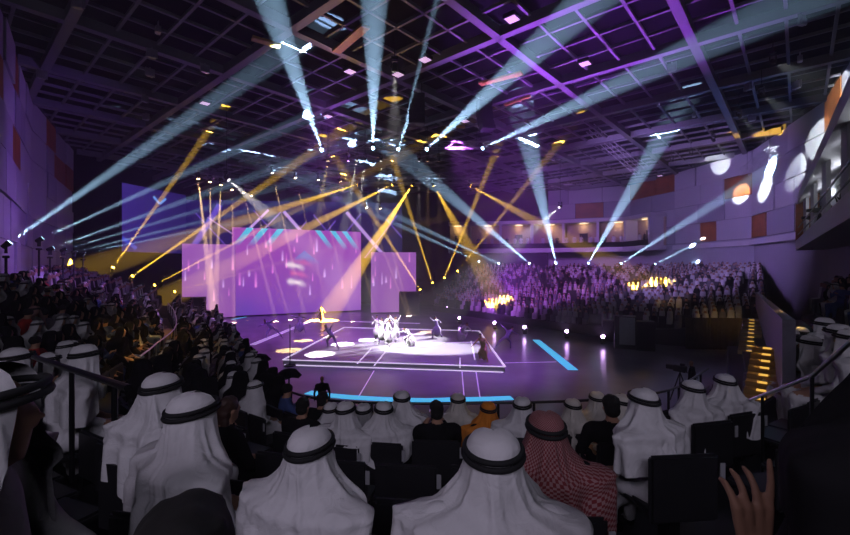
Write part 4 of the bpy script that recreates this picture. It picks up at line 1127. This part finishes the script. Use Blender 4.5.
# ------------------------------------------------------------------ rails, parapets, walkways
def guard_rail(name, pts, h, label, post_every=1.1, r=.022, m=None, rails=(1.0, .55)):
    m = m or M_blackm
    o = Vector(pts[0]); root = empty(name, o, 0, label, 'railing')
    for a, b in zip(pts[:-1], pts[1:]):
        a = Vector(a); b = Vector(b)
        for f in rails: bar('rail', a + Vector((0, 0, h * f)), b + Vector((0, 0, h * f)), r, m, root, o)
        n = max(1, round((b - a).length / post_every))
        for i in range(n): p = a.lerp(b, i / n); bar('post', p, p + Vector((0, 0, h)), r, m, root, o)
    return root
fr = []
for k in np.linspace(40, 82, 24):
    p, zf, zb = bowl.at(k, .01); fr.append((p.x, p.y, zf))
guard_rail('guard_rail', fr, .95, 'black steel guard rail along the front of the near seats')
A = P(34, 357, 4.3); B = P(128, 388, 2.9)
r_ = empty('handrail', A, 0, 'thick dark handrail crossing before the white-robed men at the side', 'railing')
bar('rail', A, B, .026, M_blackm, r_, A)
for t in (.1, .5, .9):
    p = A.lerp(B, t); bar('post', p, p - Vector((0, 0, .95)), .02, M_blackm, r_, A)
A = P(730, 408, 5.2); Bm = P(812, 376, 3.4); B2 = P(858, 335, 2.6)
r_ = empty('handrail', A, 0, 'shiny steel handrail rising past the purple-lit parapet', 'railing')
bar('rail', A, Bm, .016, M_steel, r_, A); bar('rail', Bm, B2, .016, M_steel, r_, A)
for p in (A, A.lerp(Bm, .5), Bm, B2): bar('post', p, p - Vector((0, 0, .9)), .014, M_blackm, r_, A)
# parapet beside the stair on the right-hand side
def parapet(name, p, q, h0, h1, th, m, label):
    p = Vector(p); q = Vector(q); d = (q - p); d.z = 0; d.normalize(); n = Vector((-d.y, d.x, 0)) * th / 2
    vs_ = [p - n - Vector((0, 0, h0)), p + n - Vector((0, 0, h0)), p + n, p - n, q - n - Vector((0, 0, h1)), q + n - Vector((0, 0, h1)), q + n, q - n]
    o = mobj(name, pydata(name, vs_, [(0, 1, 2, 3), (7, 6, 5, 4), (0, 3, 7, 4), (1, 5, 6, 2), (3, 2, 6, 7), (0, 4, 5, 1)], m))
    return tag(o, label, 'parapet')
M_par = mat('parapet_paint', (.13, .12, .16), .6)
parapet('parapet', P(789, 320, 5.8), P(757, 292, 25), 1.15, .9, .14, M_par, 'grey parapet wall lit purple beside the amber stair')
lamp('purple_wash_parapet', (1.0, 14.0, 6.5), (6.2, 8, 4.2), VIOLET, 160, 35, .8, .2)
def stair(p, q, w, n, label, rise_end=None):
    p = Vector(p); q = Vector(q); r = empty('aisle_stair', p, 0, label, 'stair')
    d = Vector((q.x - p.x, q.y - p.y, 0)); ang = math.atan2(d.y, d.x); L = d.length
    tread = box_mesh('tread', M_wood, size=(L / n * .96, w, .16)); lamp_me = box_mesh('step_light', M_step, size=(.03, w * .28, .03))
    for i in range(n):
        t = (i + .5) / n; c = p.lerp(q, t) - p
        s = mobj('step', tread, r, (c.x, c.y, c.z - .08), (0, 0, ang))
        mobj('step_light', lamp_me, s, (-L / n * .47, 0, .09))
    return r
stair(P(760, 402, 6.6), P(768, 345, 8.0), .45, 8, 'timber stair with amber light below the grey parapet')
stair(P(750, 352, 17), P(752, 318, 24), .8, 9, 'dark stair with a dotted row of amber step lights')
lamp('amber_stair_light', (6.6, 7.9, 5.6), P(780, 375, 7.4), WARM, 45, 50, .6, .1)
# amber walkway through the side stand
wk = empty('walkway', (0, 0, 0), 0, 'amber-lit timber walkway running through the side stand', 'walkway')
prev = None
for i in range(26):
    k = 12 + i * 1.25
    a, zf, zb = bowl.at(k, 4.1 / 13); b, _, _ = bowl.at(k, 4.95 / 13); z = bowl.floor_z(k, 4) + .12
    if prev is not None:
        (pa, pb, pz) = prev
        mobj('deck_board', pydata('deck_board', [(pa.x, pa.y, pz), (pb.x, pb.y, pz), (b.x, b.y, pz), (a.x, a.y, pz), (pa.x, pa.y, pz - .1), (pb.x, pb.y, pz - .1), (b.x, b.y, pz - .1), (a.x, a.y, pz - .1)],
             [(0, 1, 2, 3), (7, 6, 5, 4), (0, 4, 5, 1), (1, 5, 6, 2), (2, 6, 7, 3), (3, 7, 4, 0)], M_wood), wk)
    prev = (a, b, z)
pr = []
for k in np.linspace(12, 43, 14):
    p, zf, zb = bowl.at(k, 4.05 / 13); pr.append((p.x, p.y, bowl.floor_z(k, 4) + .1))
guard_rail('guard_rail', pr, 1.0, 'pale topped guard rail along the amber walkway in the side stand', 2.4, .018, M_steel, rails=(1.0,))
for (k, pw) in ((22, 90), (30, 70), (37, 60), (42, 45)):
    p, zf, zb = bowl.at(k, 5.0 / 13); z = bowl.floor_z(k, 5)
    lamp('amber_walkway_light', (p.x + .3, p.y + .5, z + 3.0), (p.x + .5, p.y, z), WARM, pw * .9, 70, .8, .1)
lamp('amber_crowd_light', (-6, 9, 6.8), (-8.0, 12.5, 3.4), WARM, 380, 40, .8, .1)
lamp('amber_front_light', (2.6, 7.2, 5.4), (1.8, 5.6, 3.6), WARM, 22, 60, .8, .05)
# folded drape under the edge of the far stand
def drape(p, q, z0, z1, m, label, folds=26):
    p = Vector(p); q = Vector(q); d = (q - p).normalized(); n = Vector((-d.y, d.x)); L = (q - p).length
    vs_, fs = [], []; N = folds * 6
    for i in range(N + 1):
        t = i / N; a = p + d * (L * t) + n * (.14 * math.sin(t * folds * 2 * PI) + .04 * math.sin(t * 97))
        vs_ += [(a.x, a.y, z0), (a.x + n.x * .03, a.y + n.y * .03, z1)]
    for i in range(N): fs.append((2 * i, 2 * i + 2, 2 * i + 3, 2 * i + 1))
    o = mobj('drape', pydata('drape', vs_, fs, m, True)); md = o.modifiers.new('thickness', 'SOLIDIFY'); md.thickness = .02
    return tag(o, label, 'drape')
drape((18.2, 29.6), (24.2, 29.2), .02, 2.2, M_curtain, 'brown pleated drape hanging below the edge of the far stand')
lamp('amber_drape_light', (20.5, 25.5, 4.4), (21, 29.5, 1.6), WARM, 130, 55, .8, .1)
lamp('amber_far_crowd_light', (17.0, 31.5, 8.5), (20.8, 35.5, 2.4), WARM, 420, 26, .6, .1)
lamp('amber_far_rows_light', (12, 42, 9.5), (17.0, 47.5, 2.5), WARM, 420, 24, .6, .1)

# ------------------------------------------------------------------ floor equipment
def speaker_block(p, size, rz, label, group=None):
    r = empty('subwoofer', p, rz, label, 'speaker', group)
    mobj('cabinet', box_mesh('cabinet', M_black, .03, size, (0, 0, size[2] / 2)), r)
    mobj('grille', box_mesh('grille', M_blackm, .01, (size[0] * .9, .03, size[2] * .9), (0, -size[1] / 2 - .01, size[2] / 2)), r)
    return r
speaker_block((-1.9, 51.2, 0), (2.4, 1.2, 2.8), 0, 'big black speaker block standing before the narrow screen on the open side')
speaker_block((-24.3, 44.4, 0), (2.4, 1.4, 2.6), .3, 'black block standing at the foot of the narrow screen by the side stand')
p = at0(625, 348)
r = empty('equipment_cabinet', (p.x, p.y, 0), -.35, 'white-faced equipment cabinet on the floor by the far stand', 'cabinet')
mobj('body', box_mesh('cab_body', M_black, .02, (1.4, .8, 2.3), (0, 0, 1.15)), r); mobj('front_panel', box_mesh('cab_front', M_plain, .01, (1.0, .04, 1.9), (.1, -.42, 1.25)), r)
speaker_block(at0(645, 350), (1.2, .9, 2.0), -.4, 'black speaker standing beside the white-faced cabinet')
speaker_block(at0(610, 341), (1.0, .8, 1.6), -.4, 'small black speaker beside the white-faced cabinet', None)
broadcast_camera(at0(680, 400), .6, 'black video camera on a tripod out on the dark floor')
o = mobj('person', SB['dark'], None, at0(692, 402), (0, 0, .7)); tag(o, 'dark-clothed camera operator standing on the dark floor beside the tripod', 'person')
o = mobj('person', SB['dark'], None, at0(322, 424), (0, 0, .2)); tag(o, 'dark-clothed steward standing at the guard rail by the cyan band', 'person')
# mic stand and covered gear near the side stand
p = at0(290, 366); bar_root = empty('microphone_stand', p, 0, 'thin tall black stand on the floor beside the stage corner', 'stand')
bar('pole', Vector((0, 0, 0)), Vector((0, 0, 2.4)), .03, M_blackm, bar_root); mobj('base', cyl_mesh('stand_base', M_blackm, .35, .3, .06, 12), bar_root, (0, 0, .03))
def flower(p, label, s=1.0):
    r = empty('stage_umbrella', p, 0, label, 'umbrella', 'dark umbrellas at the side stand')
    bar('pole', Vector((0, 0, 0)), Vector((0, 0, 1.4)), .03, M_blackm, r)
    vs_ = [(0, 0, 1.5)]; fs = []
    for j, (rr, z) in enumerate(((.3, 1.42), (.55, 1.22))):
        for i in range(12): a = 2 * PI * i / 12; vs_.append((math.cos(a) * rr, math.sin(a) * rr, z - (.08 if (i % 2 and j) else 0)))
    for i in range(12):
        fs.append((0, 1 + i, 1 + (i + 1) % 12)); fs.append((1 + i, 13 + i, 13 + (i + 1) % 12, 1 + (i + 1) % 12))
    o = mobj('canopy', pydata('canopy', vs_, fs, M_dark), r)
    return r
for (px, py) in ((260, 384), (289, 404)):
    flower(at0(px, py), 'dark canopy on a pole at the edge of the side stand', .9)

def wall_hit(px, py, line):
    """where the sight line of a pixel meets an upright wall of that plan"""
    d = Vector(((px - 425) / FPX, 1.0)); best = None
    for a, b in zip(line[:-1], line[1:]):
        a = Vector(a); e = Vector(b) - a; det = -d.x * e.y + d.y * e.x
        if abs(det) < 1e-9: continue
        t = (-a.x * e.y + a.y * e.x) / det; u = (d.x * a.y - d.y * a.x) / det
        if -.01 <= u <= 1.01 and t > 0 and (best is None or t < best): best = t
    return P(px, py, best or 40)
# pools of white light on the panelled side wall, from profile lights on the wall truss
for (px, py, deg, k) in ((742, 194, 12, 1.2), (767, 189, 13, 1.3), (798, 172, 15, .5), (824, 138, 17, .6), (843, 96, 18, .6), (722, 163, 16, .4)):
    q = wall_hit(px, py, wall_right_line); src = q + Vector((-.86, -.5, 0)) * 9.5; src.z = min(16.0, q.z + 3.2)
    beam(src, q, (.85, .93, 1.0), deg, 16000 * k, 'profile light near the side wall throwing an oval pool on the panels', 'pool lights at the side wall', True, 1, .15, .6)
lamp('cool_wall_light', (-9, 14.5, 12.0), (-15.5, 14, 15.5), (.75, .85, 1.0), 420, 34, .7, .1)

for t in (.12, .4, .7):
    p = bf[0].lerp(bf[2], t) + Vector((0.767, -0.643)) * 1.6
    L = bpy.data.lights.new('balcony_lamp', 'POINT'); L.energy = 45; L.color = (.85, .88, 1.0); L.shadow_soft_size = .2
    lo = bpy.data.objects.new('balcony_lamp', L); link(lo); lo.location = (p.x, p.y, 10.6)
